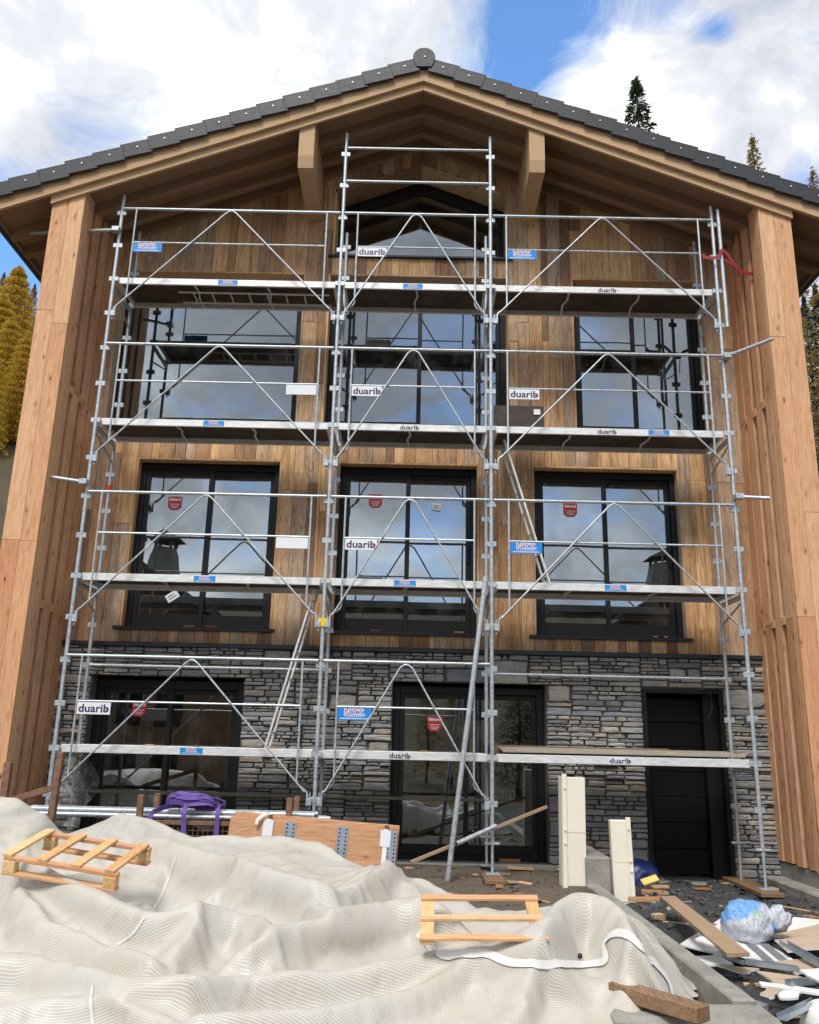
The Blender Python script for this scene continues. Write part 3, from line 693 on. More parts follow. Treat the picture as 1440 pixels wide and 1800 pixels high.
# sheathing boards of the soffit, seen from below between the rafters
for sgn, xa in ((-1, XE0), (1, XE1)):
    for k in range(3):
        y0, y1 = ((-.2, .198), (.302, .618), (.722, .928))[k]
        nbd = 4
        for q in range(nbd):
            a = CX+(xa-CX)*q/nbd; b = CX+(xa-CX)*(q+1)/nbd; a, b = min(a, b)+.002, max(a, b)-.002
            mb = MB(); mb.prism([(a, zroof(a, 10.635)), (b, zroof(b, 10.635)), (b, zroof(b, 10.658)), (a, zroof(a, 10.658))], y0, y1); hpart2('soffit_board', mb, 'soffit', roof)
for xa, xb in ((2.37, 2.58), (5.515, 5.725)):
    mb = MB(); zt0, zt1 = zroof(xa, 10.64), zroof(xb, 10.64)
    pr = [(-.198, 9.40), (-.16, 9.24), (1.05, 9.22)]
    vs = []
    for x in (xa, xb):
        zt = zroof(x, 10.63); vs += [(x, -.199, zt), (x, -.199, 9.42), (x, -.165, 9.25), (x, 1.06, 9.23), (x, 1.06, zt)]
    mb.add(vs, [(0, 1, 2, 3, 4), (9, 8, 7, 6, 5), (0, 5, 6, 1), (1, 6, 7, 2), (2, 7, 8, 3), (3, 8, 9, 4), (4, 9, 5, 0)]); hpart('purlin', mb, 'beam')
# eaves gutters, fascia
for x, s in ((XE0, -1), (XE1, 1)):
    zf = zroof(x, 10.6); mb = MB(); mb.cbox(min(x, x-s*.04), max(x, x-s*.04), -.24, YB, zf-.02, zf+.16, .004); hpart('fascia', mb, 'soffit')
    mb = MB(); pts = []
    for k in range(9): a = math.pi*k/8; pts.append((x+s*(.075-.07*math.cos(a)), zf+.08-.07*math.sin(a)))
    pts += [(p[0]+(0), p[1]+.006) for p in reversed(pts)]; mb.prism(pts, -.3, YB); hpart('gutter', mb, 'tin')
# verge tiles and ridge cap
CS = math.atan(SL); step = .382
def tile_mesh():
    mb = MB(); L = .415; t0 = .0
    # local x runs down the slope, z normal to the roof; side skirt hangs on the gable face
    mb.cbox(0, L, -.05, .32, .03, .062, .006); mb.cbox(.0, L, -.05, -.02, -.155, .04, .006); return mb.mesh('verge_tile', ['tile'])
TM = tile_mesh(); mbs = MB(); mbs.tube((.19, -.051, -.035), (.19, -.06, -.035), .011, 8); SM = mbs.mesh('screw', ['screw'])
for s in (-1, 1):
    for k in range(16):
        o = link('verge_tile', TM, house); d = .10+k*step
        x = CX+s*d*math.cos(CS); z = 10.90-d*math.sin(CS)
        tilt = CS-.085+rnd.uniform(-.008, .008)
        mt = Matrix.Translation((x, -.30+rnd.uniform(-.006, .006), z+rnd.uniform(-.004, .004))) @ Matrix.Rotation(s*tilt, 4, 'Y')
        if s < 0: mt = mt @ Matrix.Scale(-1, 4, (1, 0, 0))
        o.matrix_world = Matrix.Identity(4); o.matrix_parent_inverse = HINV; o.matrix_basis = mt
        link('screw', SM, o)
mb = MB(); prof = []
for k in range(13): a = math.pi*(1.10-1.20*k/12); prof.append((CX+.155*math.cos(a), 10.93+.155*math.sin(a)))
mb.prism(prof+[(CX+.10, 10.775), (CX-.10, 10.775)], -.362, .1); mb.prism([(p[0], p[1]) for p in prof], .1, YB)
rc = hpart('ridge_cap', mb, 'tile'); mb = MB(); mb.tube((CX+.005, -.362, 10.93), (CX+.005, -.372, 10.93), .011, 8); hpart2('screw', mb, 'screw', rc)

# side wings: post faced with boards, slats behind ----------------------------------------------
def wing(s, xin):
    X = lambda d: xin+s*d             # d = distance outward from the inner face
    def b(mb, d0, d1, y0, y1, z0, z1, c=.004): mb.cbox(min(X(d0), X(d1)), max(X(d0), X(d1)), y0, y1, z0, z1, c)
    mb = MB(); b(mb, .20, .37, -.15, 1.0, .30, 8.4); wg_ = hpart('wing_core', mb, 'larch')
    zt = lambda d: zroof(X(d), 10.60)
    for d0, d1 in ((0, .205), (.205, .425)):
        zc = .45+rnd.uniform(0, .05); zs = [zc]
        while zs[-1] < zt(d1)-4.5: zs.append(zs[-1]+rnd.uniform(2.6, 4.2))
        zs.append(zt(d1))
        for a, c in zip(zs[:-1], zs[1:]): mb = MB(); b(mb, d0+.001, d1-.001, -.2, -.151, a+.001, c-.001); hpart2('post_board', mb, 'larch', wg_)
    mb = MB(); b(mb, 0, .049, -.1505, -.06, .46, zt(0)); hpart2('post_return', mb, 'larch', wg_)
    for k, y1 in enumerate((.13, .44, .75, 1.0)):
        zs = [.47+rnd.uniform(0, .03), 3.27, 6.08, zt(0)]
        for a, c in zip(zs[:-1], zs[1:]):
            mb = MB(); b(mb, rnd.uniform(-.003, .003), .0485, y1-.195, y1-.0, a+.001, c-.001); hpart2('slat', mb, 'larch', wg_)
    for z in (3.27, 6.08):
        for y0, y1 in ((-.06, -.065), (.13, .245), (.44, .555), (.75, .805)):
            if y1-y0 < .02: continue
            mb = MB(); b(mb, -.006, .16, y0+.001, y1-.001, z-.05, z+.05); hpart2('noggin', mb, 'larch', wg_)
    mb = MB(); b(mb, .02, .40, -.19, 1.0, .28, .46); hpart2('plinth', mb, 'concrete', wg_)
    return wg_
wing(1, 8.55); wing(-1, -.44)
mb = MB(); mb.cbox(8.35, 9.3, -3.2, 1.0, -.3, .30, .015); o = mb.build('concrete_kerb', 'concrete'); struct(o, 'low concrete kerb under the right timber wing')
mb = MB(); mb.cbox(-1.2, -.25, -3.2, 1.0, -.3, .30, .015); o = mb.build('concrete_kerb', 'concrete'); struct(o, 'low concrete kerb under the left timber wing')
# loose cables on the facade
def cable(pts, label, r=.004, mat='cable'):
    mb = MB(); mb.path(pts, r, 5); return tag(mb.build('cable', mat, None, True), label, 'cable', 'loose cables on the facade')
def curve(pts, n=6):
    P = [Vector(p) for p in pts]; out = []
    for i in range(len(P)-1):
        p0, p1, p2, p3 = P[max(i-1, 0)], P[i], P[i+1], P[min(i+2, len(P)-1)]
        for k in range(n):
            t = k/n; out.append(.5*((2*p1)+(-p0+p2)*t+(2*p0-5*p1+4*p2-p3)*t*t+(-p0+3*p1-3*p2+p3)*t**3))
    out.append(P[-1]); return out
cable(curve([onY(573, 318, .985), onY(577, 335, .95), onY(574, 375, .95), onY(562, 392, .985)]), 'thin black cable hanging beside the left purlin under the gable')
cable(curve([onY(981, 476, .985), onY(978, 492, .96), onY(979, 505, .96)]), 'short black cable end sticking out of the boards left of the top right window')
cable(curve([onY(1247, 1212, .93), onY(1252, 1245, .85), onY(1243, 1267, .85)]), 'thin cable hanging over the dark doorway')
cable(curve([onY(540, 800, .985), onY(536, 815, .93), onY(548, 828, .93), onY(551, 812, .985)]), 'looped black cable on the boards right of the middle left window')
cable(curve([onY(573, 1130, .9), onY(556, 1190, .8), onY(530, 1310, .6), onY(505, 1395, .2)]), 'thin dark cable slanting down across the stone left of the middle glazed door')

# ================================================================== SCAFFOLD
Z0 = 1.6; SX = [0., 3., 5., 8.]; LV = [Z0+2*i for i in range(4)]; YO, YI = 0.0, .72
scaf = tag(empty('scaffold', (4, .36, gz(4, 0))), 'galvanised four level facade scaffold standing in front of the chalet', 'scaffold')
SINV = Matrix.Translation((-4, -.36, -gz(4, 0)))
def sp(name, mb, mats, smooth=False):
    o = mb.build(name, mats, None, smooth); o.parent = scaf; o.matrix_parent_inverse = SINV; return o
def sp2(name, mb, mats, parent, smooth=False): return mb.build(name, mats, parent, smooth)
mbl = MB(); mbl.cbox(-.062, .062, -.016, .016, -.032, .032, .004); LUG = mbl.mesh('lug', ['galv'])
tops_o = [8.87, 9.94, 9.93, 8.88]; tops_i = [8.78, 8.83, 8.82, 8.80]
bases = {}
for i, x in enumerate(SX):
    for yy, tp in ((YO, tops_o[i]), (YI, tops_i[i])):
        g = gz(x, yy)+.045; zc = .70 if i >= 2 else .85
        mb = MB(); mb.tube((x, yy, zc), (x, yy, tp), .0242, 14)
        for zj in (Z0+2.55, Z0+4.55): mb.tube((x, yy, zj-.004), (x, yy, zj+.004), .0262, 14)
        o = sp('standard', mb, 'galv', False); smooth_by_angle(o)
        for z in np.arange(Z0-.5, tp-.1, .5): link('lug', LUG, o, (x, yy, float(z)))
        mb = MB(); mb.tube((x, yy, g+.01), (x, yy, zc+.1), .017, 10); mb.cbox(x-.075, x+.075, yy-.075, yy+.075, g, g+.01, .002)
        mb.cbox(x-.085, x+.085, yy-.02, yy+.02, zc-.03, zc-.002, .006); sp2('base_jack', mb, 'galv', o); bases[(i, yy)] = g
# sole boards under the jacks
mb = MB(); g = bases[(3, YO)]; mb.cbox(7.85, 8.1, -.25, .95, g-.045, g-.001, .004); tag(mb.build('sole_board', 'oldwood'), 'timber sole board under the scaffold legs beside the dark doorway', 'board')
mb = MB(); g = max(bases[(2, YO)], bases[(2, YI)]); mb.cbox(4.88, 5.1, -.45, .15, bases[(2, YO)]-.045, bases[(2, YO)]-.001, .004); tag(mb.build('sole_board', 'oldwood'), 'timber sole board under the scaffold leg by the glazed door', 'board')
def duarib(mb, cx, cz, y, size, mi, mi2):
    lettering(mb, 'duarib', size, cx, cz-size*.03, y, mi, 0.0028*size/.125, 1.12)
    for dx in (-1.26, 1.18): 
        rr = size*.085; xx = cx+dx*size*1.0; zz_ = cz-size*.10
        mb.add([(xx+rr*math.cos(a), y-.0006, zz_+rr*math.sin(a)) for a in [2*math.pi*k/12 for k in range(12)]], [tuple(range(12))], mi2)
def ntt(mb, cx, cz, y, w_, h_, mi_red, mi_w):
    lettering(mb, 'N.T.T.', h_*.66, cx, cz+h_*.14, y, mi_w, .011*h_/.16); lettering(mb, 'N.T.T.', h_*.66, cx, cz+h_*.14, y-.0007, mi_red, .001)
    n = 12
    for k in range(n): x = cx-w_*.42+w_*.84*k/n; mb.box(x, x+w_*.84/n*.75, y-.0005, y, cz-h_*.40, cz-h_*.31, mi_w)
    for k in range(9): x = cx-w_*.26+w_*.55*k/9; mb.box(x, x+w_*.55/9*.6, y-.0005, y, cz-h_*.21, cz-h_*.16, mi_w)
def guardrail(b, l, sign=None, side='l'):
    xa, xb, zd = SX[b], SX[b+1], LV[l]; y = -.045; mb = MB()
    mb.tube((xa+.03, y+.01, zd+1.05), (xb-.03, y+.01, zd+1.05), .019, 10)
    rail = sp('guardrail', mb, 'galv'); smooth_by_angle(rail)
    for x, s in ((xa, 1), (xb, -1)):
        mb = MB(); v = x+s*.21
        mb.path([(v, y, zd+1.045), (v, y, zd-.30), (v-s*.015, y, zd-.335), (x+s*.095, y, zd-.41), (x+s*.08, y, zd-.44), (x+s*.08, y, zd-.56)], .0125, 8); smooth_by_angle(sp2('upright', mb, 'galv', rail))
        mb = MB(); mb.cbox(x+s*.03 if s > 0 else x-.075, x+.075 if s > 0 else x-.03, y-.01, y+.05, zd-.56, zd-.48, .005); mb.tube((x+s*.052, y+.02, zd-.60), (x+s*.052, y+.02, zd-.42), .009, 6); sp2('clamp', mb, 'galv', rail)
    mb = MB(); mb.tube((xa+.21, y, zd+.53), (xb-.21, y, zd+.53), .0115, 8); smooth_by_angle(sp2('mid_rail', mb, 'galv', rail))
    xm = (xa+xb)/2; mb = MB(); mb.path([(xa+.115, y-.022, zd-.41), (xm-.07, y-.022, zd+.985), (xm-.02, y-.022, zd+1.02), (xm+.02, y-.022, zd+1.02), (xm+.07, y-.022, zd+.985), (xb-.115, y-.022, zd-.41)], .0115, 8); smooth_by_angle(sp2('brace', mb, 'galv', rail), 60)
    if sign:
        mb = MB(); w_, h_ = .385, .135; x0 = xa+.225 if side == 'l' else xb-.225-w_; zt = zd+.515; yy = y-.016
        mb.cbox(x0, x0+w_, yy, yy+.004, zt-h_, zt, .0015); 
        if sign == 'duarib': duarib(mb, x0+w_/2, zt-h_/2, yy-.001, .125, 1, 2); mats = ['plate', 'navy', 'logored']
        elif sign == 'ntt': ntt(mb, x0+w_/2, zt-h_/2, yy-.001, w_, h_, 1, 2); mats = ['blue', 'logored', 'plate']
        else: mats = ['plate']
        sp2('sign_plate', mb, mats, rail)
G = {(0, 0): ('duarib', 'l'), (1, 0): ('ntt', 'l'), (0, 1): ('blank', 'r'), (1, 1): ('duarib', 'l'), (2, 1): ('ntt', 'l'), (0, 2): ('blank', 'r'), (1, 2): ('duarib', 'l'), (2, 2): ('duarib', 'l'),
     (0, 3): ('ntt', 'l'), (1, 3): ('duarib', 'l'), (2, 3): ('ntt', 'l')}
for (b, l), (sg, sd_) in G.items(): guardrail(b, l, sg, sd_)
STK = {(0, 0): [('ntt', 336)], (1, 0): [('duarib', 703)], (2, 0): [('duarib2', 1090)], (0, 1): [('ntt', 359)], (1, 1): [('ntt', 712)], (2, 1): [('ntt', 1082)], (0, 2): [('ntt', 375)], (1, 2): [('duarib', 720)],
       (2, 2): [('duarib', 1067), ('ntt', 1158)], (0, 3): [('ntt', 400)], (1, 3): [('ntt', 726)], (2, 3): [('duarib', 1067)]}
PY = [1325, 1025, 752, 502]
def deck(b, l):
    xa, xb, zd = SX[b]+.055, SX[b+1]-.055, LV[l]; y0, y1 = .03, .69
    mb = MB(); mb.box(xa+.02, xb-.02, y0+.03, y1-.03, zd+.022, zd+.034, 0); dk = sp('deck', mb, 'ply')
    mb = MB(); mb.box(xa+.02, xb-.02, y0+.032, y1-.032, zd+.0345, zd+.04); sp2('walking_surface', mb, 'decktop', dk)
    for ya, yb in ((y0, y0+.03), (y1-.03, y1)): mb = MB(); mb.cbox(xa, xb, ya, yb, zd-.046, zd+.045, .004); sp2('edge_beam', mb, 'alu', dk)
    for x in (xa, xb-.03): mb = MB(); mb.cbox(x, x+.03, y0+.031, y1-.031, zd-.045, zd+.02, .003); sp2('end_beam', mb, 'alu', dk)
    n = 3 if xb-xa > 2.5 else 2
    for k in range(1, n):
        x = xa+(xb-xa)*k/n+rnd.uniform(-.05, .05); mb = MB(); mb.path([(x, y0+.03, zd-.03), (x+.02, y0+.25, zd-.012), (x-.02, y1-.25, zd-.012), (x, y1-.03, zd-.03)], .014, 6); sp2('crossbar', mb, 'alu', dk)
    for kind, px in STK[(b, l)]:
        p = onY(px, PY[l], y0); mb = MB(); yy = y0-.001
        if kind == 'ntt': mb.box(p.x-.13, p.x+.13, yy-.001, yy, zd-.035, zd+.035); ntt(mb, p.x, zd, yy-.002, .26, .07, 1, 2); mats = ['blue', 'logored', 'plate']
        else: 
            mb.box(p.x-.12, p.x+.12, yy-.001, yy, zd-.04, zd+.04); duarib(mb, p.x, zd, yy-.002, .085, 1, 2); mats = ['plate' if kind == 'duarib2' else 'alu', 'navy', 'logored' if kind == 'duarib' else 'navy']
        sp2('sticker', mb, mats, dk)
    if (b, l) == (0, 3):
        mb = MB(); 
        for dy in (.22, .50): mb.tube((xa+.75, dy, zd-.05), (xb-.1, dy, zd-.05), .014, 6)
        for k in range(8): x = xa+.95+k*.25; mb.tube((x, .22, zd-.05), (x, .50, zd-.05), .01, 6)
        sp2('folded_ladder', mb, 'alu', dk)
for b in range(3):
    for l in range(4): deck(b, l)
for i, x in enumerate(SX):
    for l in range(4):
        mb = MB(); mb.tube((x, YO, LV[l]-.09), (x, YI, LV[l]-.09), .02, 8); mb.cbox(x-.02, x+.02, .03, .69, LV[l]-.068, LV[l]-.047, .003); smooth_by_angle(sp('transom', mb, 'galv'))
        if l: mb = MB(); mb.tube((x, YO+.02, LV[l]-.14), (x, YI-.02, LV[l]-.32), .013, 6); sp('knee_brace', mb, 'galv')
def ledger(xa, xb, y, z, mat='galv', r=.019): mb = MB(); mb.tube((xa+.03, y, z), (xb-.03, y, z), r, 10); smooth_by_angle(sp('ledger', mb, mat))
ledger(3, 5, -.035, LV[3]+1.55); ledger(3, 5, -.035, LV[3]+2.08)
ledger(0, 3, YI-.03, LV[0]+1.0); ledger(5, 8, YI-.03, LV[0]+1.0); ledger(0, 3, YI-.05, 1.10, 'mossy', .023); ledger(3, 5, YI-.05, 1.10, 'mossy', .021)
mb = MB(); p = onY(199, 860, YI); mb.tube((0, YI, p.z-.05), (0, YI, p.z+.05), .029, 12); sp('collar', mb, 'orange')
mb = MB(); p = onY(572, 1094, -.03); mb.cbox(2.945, 3.055, -.034, -.028, p.z-.05, p.z+.05, .001); sp('tape', mb, 'yellow')
# tie tubes running to the wings
def tie(a, b, mat='galv', r=.0242):
    mb = MB(); mb.tube(a, b, r, 12); d = (Vector(b)-Vector(a)).normalized(); e = Vector(a)+d*.03; mb.cbox(-.05, .05, -.05, .05, -.035, .035, .006, 0, Matrix.Translation(e)); smooth_by_angle(sp('tie_tube', mb, mat))
tie((0, -.06, onY(153, 848, -.06).z), onY(85, 838, -.06)); tie((0, -.06, onY(205, 404, -.06).z), onY(42, 410, .25))
tie((8.0, -.06, onY(1283, 628, -.06).z), onY(1360, 595, -.45)); tie((8.0, -.06, onY(1296, 873, -.06).z), onY(1354, 876, -.25))
mb = MB(); mb.tube((8.075, -.05, 7.05), (8.07, -.05, 8.80), .024, 12); smooth_by_angle(sp('spare_standard', mb, 'galv'))
# timber props leaning in front
mb = MB(); a = Vector((4.50, -.16, gz(4.5, -.16))); b = Vector((4.925, -.085, 3.68)); mb.tube(a, b, .030, 14); mb.tube(b-(b-a)*.02, b, .036, 14); smooth_by_angle(tag(mb.build('steel_prop', 'galv'), 'long grey steel tube leaning from the ground up to the first scaffold deck', 'prop'))
mb = MB(); p0, p1 = onY(803, 1483, -.30), onY(872, 1452, -.06); mb.tube(p0, p1, .0245, 14); mb.tube(p0-(p1-p0)*.001, p0+(p1-p0)*.002, .019, 12, 1); tag(mb.build('scaffold_tube', ['galv', 'cable'], None), 'short galvanised tube clamped to the leaning prop with its open end forward', 'tube')
mb = MB(); a, b = onY(722, 1516, -.22), onY(962, 1418, .30); d = b-a; mt = Matrix.Translation(a) @ d.to_track_quat('X', 'Z').to_matrix().to_4x4(); mb.cbox(0, d.length, -.012, .012, -.018, .018, .003, 0, mt); tag(mb.build('batten', 'plank'), 'thin timber batten propped across the leaning tube before the glazed door', 'batten')
# raised plywood sheet and board on the lowest right deck
mb = MB(); mt = Matrix.Translation((6.55, .36, LV[0]+.098)) @ Matrix.Rotation(R(4.5), 4, 'X'); mb.cbox(-1.42, 1.36, -.31, .31, -.009, .009, .002, 0, mt); tag(mb.build('plywood_sheet', 'decktop'), 'dusty plywood sheet lying on the lowest right scaffold deck', 'plywood')
mb = MB(); mb.cbox(5.05, 7.2, .60, .64, LV[0]+.046, LV[0]+.145, .004); tag(mb.build('edge_board', 'oldwood'), 'brown board lying along the back of the lowest right scaffold deck', 'board')
# dark phenolic panel leaning on deck level 2, right bay
mb = MB(); p0, p1 = onY(868, 712, .60), onY(958, 795, .60); mb.cbox(p0.x, p1.x, .60, .622, LV[2]+.046, p0.z, .003); mb.cbox(p1.x-.14, p1.x-.05, .59, .60, p0.z-.13, p0.z-.05, .004, 1); tag(mb.build('shuttering_panel', ['ply', 'alu']), 'dark brown shuttering panel standing at the back of the second deck', 'panel')
# small offcuts left on the decks
for k, (px, l, dx) in enumerate(((265, 0, .1), (345, 0, .05), (478, 0, .12), (650, 0, .08), (745, 0, .1), (898, 0, .15), (1002, 0, .1), (1178, 0, .12), (1305, 0, .1), (180, 1, .06))):
    p = onY(px, PY[l], .2); t = .09 if px > 870 else .042; yy = .12+.04*(k % 3); z = LV[l]+(.093-.078*(.36-yy-.03) if px > 870 else .0405)
    mb = MB(); mb.cbox(p.x-dx/2, p.x+dx/2, yy, yy+.05, z, z+.022, .003); tag(mb.build('offcut', 'scrap'), 'small timber offcut on the '+('lowest left deck left of the blue sticker', 'lowest left deck above the blue sticker', 'lowest left deck at the foot of the ladder', 'lowest middle deck left of the printed logo', 'lowest middle deck right of the printed logo', 'plywood sheet by the middle scaffold leg', 'plywood sheet left of the printed logo', 'plywood sheet right of the printed logo', 'plywood sheet at its right end', 'first deck at its far left end')[k], 'offcut', 'offcuts on the scaffold decks')
# ladders
def ladder(a, b, y0, y1, label):
    a, b = Vector(a), Vector(b); L = tag(empty('ladder', (a.x, (y0+y1)/2, a.z)), label, 'ladder'); iv = Vector((a.x, (y0+y1)/2, a.z)); d = (b-a); ln = d.length; q = d.to_track_quat('Z', 'Y').to_matrix().to_4x4()
    for y in (y0, y1):
        mb = MB(); mt = Matrix.Translation(Vector((0, y-(y0+y1)/2, 0))) @ q; mb.cbox(-.03, .03, -.0125, .0125, 0, ln, .003, 0, mt); mb.build('stile', 'alu', L)
    n = int(ln/.28)
    for k in range(n):
        c = d*((k+.6)/n); mb = MB(); mb.tube(c+Vector((0, y0-iv.y, 0)), c+Vector((0, y1-iv.y, 0)), .014, 8); mb.build('rung', 'alu', L)
    return L
pa, pb = onY(964, 1022, .4), onY(884, 790, .4); ladder((pa.x, 0, LV[1]+.042), (pb.x, 0, LV[2]-.06), .24, .56, 'aluminium ladder between the first and second decks at the right bay')
pa, pb = onY(470, 1312, .4), onY(556, 1040, .4); ladder((pa.x, 0, LV[0]+.042), (pb.x, 0, LV[1]-.06), .24, .56, 'aluminium ladder between the lowest and first decks at the left bay')
# red strap
mb = MB()
def ribbon(mb, pts, wdt, n=Vector((0, 0, 1)), mi=0, th=.003):
    P = curve(pts, 6); vs = []; fs = []; N_ = len(P)
    for i, p in enumerate(P):
        d = (P[min(i+1, N_-1)]-P[max(i-1, 0)]).normalized(); s_ = d.cross(n)
        if s_.length < .05: s_ = d.cross(Vector((1, 0, 0)))
        s_ = s_.normalized(); up = s_.cross(d)*th; h = s_*(wdt/2); vs += [p-h-up, p+h-up, p+h+up, p-h+up]
    for i in range(N_-1):
        for k in range(4): a = i*4+k; b = i*4+(k+1) % 4; fs.append((a, b, b+4, a+4))
    fs += [(3, 2, 1, 0), tuple(range(4*N_-4, 4*N_))]; mb.add(vs, fs, mi)
ribbon(mb, [onY(1236, 446, -.08), onY(1240, 452, -.08), onY(1262, 452, -.09), onY(1272, 440, -.09), onY(1298, 475, -.02), onY(1302, 477, .1), onY(1325, 482, .2)], .045, Vector((0, 1, 0)))
ribbon(mb, [onY(1273, 455, -.09), onY(1290, 468, -.04), onY(1300, 476, .05)], .03, Vector((0, 1, 0))); ribbon(mb, [onY(1299, 478, .04), onY(1299, 500, .03), onY(1300, 514, .03)], .012, Vector((0, 1, 0)))
tag(mb.build('ratchet_strap', 'red'), 'red ratchet strap tied round the top right scaffold standard', 'strap')

# ================================================================== TARP HEAP
CREST = [onY(a, b, -2.3) for a, b in ((-260, 1440), (0, 1434), (60, 1450), (105, 1476), (150, 1462), (200, 1449), (250, 1457), (330, 1486), (400, 1484), (480, 1482), (550, 1488), (640, 1503), (690, 1520))]+[Vector((x, -2.3, .84)) for x in (4.2, 5, 6)]
_cx = [p.x for p in CREST]; _cz = [p.z for p in CREST]
def tbase(X, Y):
    zc = np.interp(X, _cx, _cz); t = (Y+4.7)/2.4
    return np.where(t > 0, .27+(zc+.0-.27)*np.clip(t, 0, 1.05), .27+(Y+4.7)*.10)
_T = np.arange(3.0, 9.5, .01)
def trace(px, py, h=0.0, surf=None):
    d = ray(px, py); k = _T/d.y; Q = np.array(CAM)[None]+np.array(d)[None]*k[:, None]
    z = (surf or tbase)(Q[:, 0], Q[:, 1])+h; hit = np.nonzero(Q[:, 2] <= z)[0]; i = hit[0] if len(hit) else len(_T)-1
    return Vector(Q[i])
def tarpplane(px, py): return trace(px, py, .06)
folds = [  # crest line in pixels from left to right, height, width, sharpness of the side facing the viewer
    ([(0, 1528), (70, 1556), (140, 1585), (205, 1606), (300, 1618), (340, 1612)], .13, .20), ([(15, 1578), (70, 1622), (130, 1640), (190, 1666), (258, 1686)], .11, .11),
    ([(255, 1468), (330, 1500), (430, 1538), (520, 1583), (560, 1620)], .12, .13), ([(420, 1530), (480, 1562), (540, 1580), (600, 1580), (640, 1556), (685, 1524)], .14, .24),
    ([(330, 1642), (350, 1612), (410, 1598), (450, 1622), (462, 1660)], .13, .16), ([(440, 1676), (500, 1648), (560, 1626), (640, 1606), (720, 1594), (770, 1600)], .13, .17), ([(462, 1600), (520, 1610), (556, 1624)], .06, .09),
    ([(-40, 1690), (60, 1690), (120, 1712), (165, 1724), (250, 1738), (340, 1745)], .10, .14), ([(340, 1745), (400, 1730), (450, 1721), (600, 1712), (700, 1702), (830, 1686)], .10, .13), ([(360, 1795), (480, 1786), (600, 1772), (700, 1750), (800, 1722), (890, 1696)], .08, .10),
    ([(730, 1592), (742, 1640), (775, 1676)], .06, .08), ([(965, 1640), (1000, 1602), (1040, 1598), (1090, 1625), (1150, 1682)], .20, .26), ([(1068, 1690), (1078, 1652), (1110, 1648), (1172, 1720)], .08, .08),
    ([(255, 1600), (262, 1560), (300, 1510)], .05, .10), ([(560, 1718), (590, 1680), (600, 1640)], .035, .07), ([(860, 1735), (960, 1735), (1100, 1750)], .05, .14), ([(365, 1585), (405, 1560), (432, 1536)], .05, .07), ([(640, 1556), (648, 1530), (670, 1512)], .05, .06), ([(690, 1545), (720, 1560), (745, 1590)], .06, .10),
    ([(1120, 1760), (1140, 1735), (1176, 1745)], .06, .06), ([(0, 1775), (100, 1765), (200, 1778), (300, 1800)], .06, .12)]
valleys = [([(0, 1500), (60, 1510), (130, 1512), (230, 1495)], .13, .24), ([(30, 1575), (110, 1560), (220, 1570), (300, 1590)], .10, .16), ([(470, 1590), (545, 1600), (600, 1602)], .10, .10), ([(280, 1668), (350, 1660), (440, 1665)], .07, .10), ([(820, 1632), (900, 1645), (950, 1645)], .05, .25)]
def segdist(X, Y, P):
    D = np.full(X.shape, 1e9); S = np.zeros(X.shape)
    for a, b in zip(P[:-1], P[1:]):
        ax, ay, bx, by = a.x, a.y, b.x, b.y; L2 = (bx-ax)**2+(by-ay)**2+1e-9
        t = np.clip(((X-ax)*(bx-ax)+(Y-ay)*(by-ay))/L2, 0, 1); d = np.hypot(X-ax-t*(bx-ax), Y-ay-t*(by-ay)); c = (bx-ax)*(Y-ay)-(by-ay)*(X-ax); m = d < D
        S = np.where(m, c, S); D = np.minimum(D, d)
    return D, S
hem_px = [(735, 1640), (765, 1672), (790, 1682), (850, 1676), (900, 1692), (990, 1696), (1050, 1694), (1066, 1684), (1064, 1660), (1080, 1642), (1105, 1645), (1140, 1682), (1172, 1722), (1180, 1752)]
def right_edge(Y): return np.interp(Y, [-6.5, -5.2, -4.75, -4.35, -3.95, -3.5, -2.8, -2.2, -1.7], [5.30, 5.34, 5.42, 5.66, 5.88, 5.86, 5.3, 4.6, 3.9])
FH = 1.85
FW = [(curve([trace(*p, h*FH) for p in P], 4), h, wd) for P, h, wd in folds]; VW = [(curve([trace(*p, 0) for p in P], 4), h, wd) for P, h, wd in valleys]
def tarpz(X, Y):
    base = tbase(X, Y); near = np.clip((-2.30-Y)/.45, 0, 1)
    wx = X+.05*(vnoise(X, Y, .5, 11)-.5); wy = Y+.05*(vnoise(X, Y, .5, 12)-.5)
    z = base+(vnoise(X, Y, 1.3, 13)-.5)*.02
    F = np.zeros(X.shape)
    for P, h, wd in FW:
        D, S = segdist(wx, wy, P); f = np.where(S > 0, np.exp(-(D/(wd*1.25))**1.5), np.exp(-(D/(wd*.42))**1.2)); F = np.maximum(F, FH*h*f)+.25*np.minimum(F, FH*h*f)
    for P, h, wd in VW:
        D, S = segdist(wx, wy, P); F = F-h*np.exp(-(D/wd)**2)
    z = z+F*(.25+.75*near)
    # taut secondary creases
    q = np.abs(vnoise(wx*.55+.8*wy, wy*1.2-.5*wx, .34, 14)-.5)*2; z = z+.016*np.clip(1-q*2.2, 0, 1)**1.2
    q = np.abs(vnoise(wx*.6-.7*wy, wy*1.3+.4*wx, .21, 15)-.5)*2; z = z+.006*np.clip(1-q*2.2, 0, 1)**1.2
    back = np.interp(X, [-4, 0, 1.2, 2.6, 3.3, 3.75, 4.25, 4.6, 4.85, 5.2, 5.6, 6], [-2.0, -2.03, -2.06, -2.1, -2.2, -2.6, -2.95, -3.25, -3.3, -3.25, -3.25, -3.25])
    kb = np.clip((back-Y)/.10, 0, 1); kr = np.clip((right_edge(Y)-X)/.16, 0, 1)
    kb = kb*kb*(3-2*kb); kr = np.sqrt(kr); gnd = groundz(X, Y)+.03
    return gnd+(np.maximum(z, gnd+.03)-gnd)*kb*kr
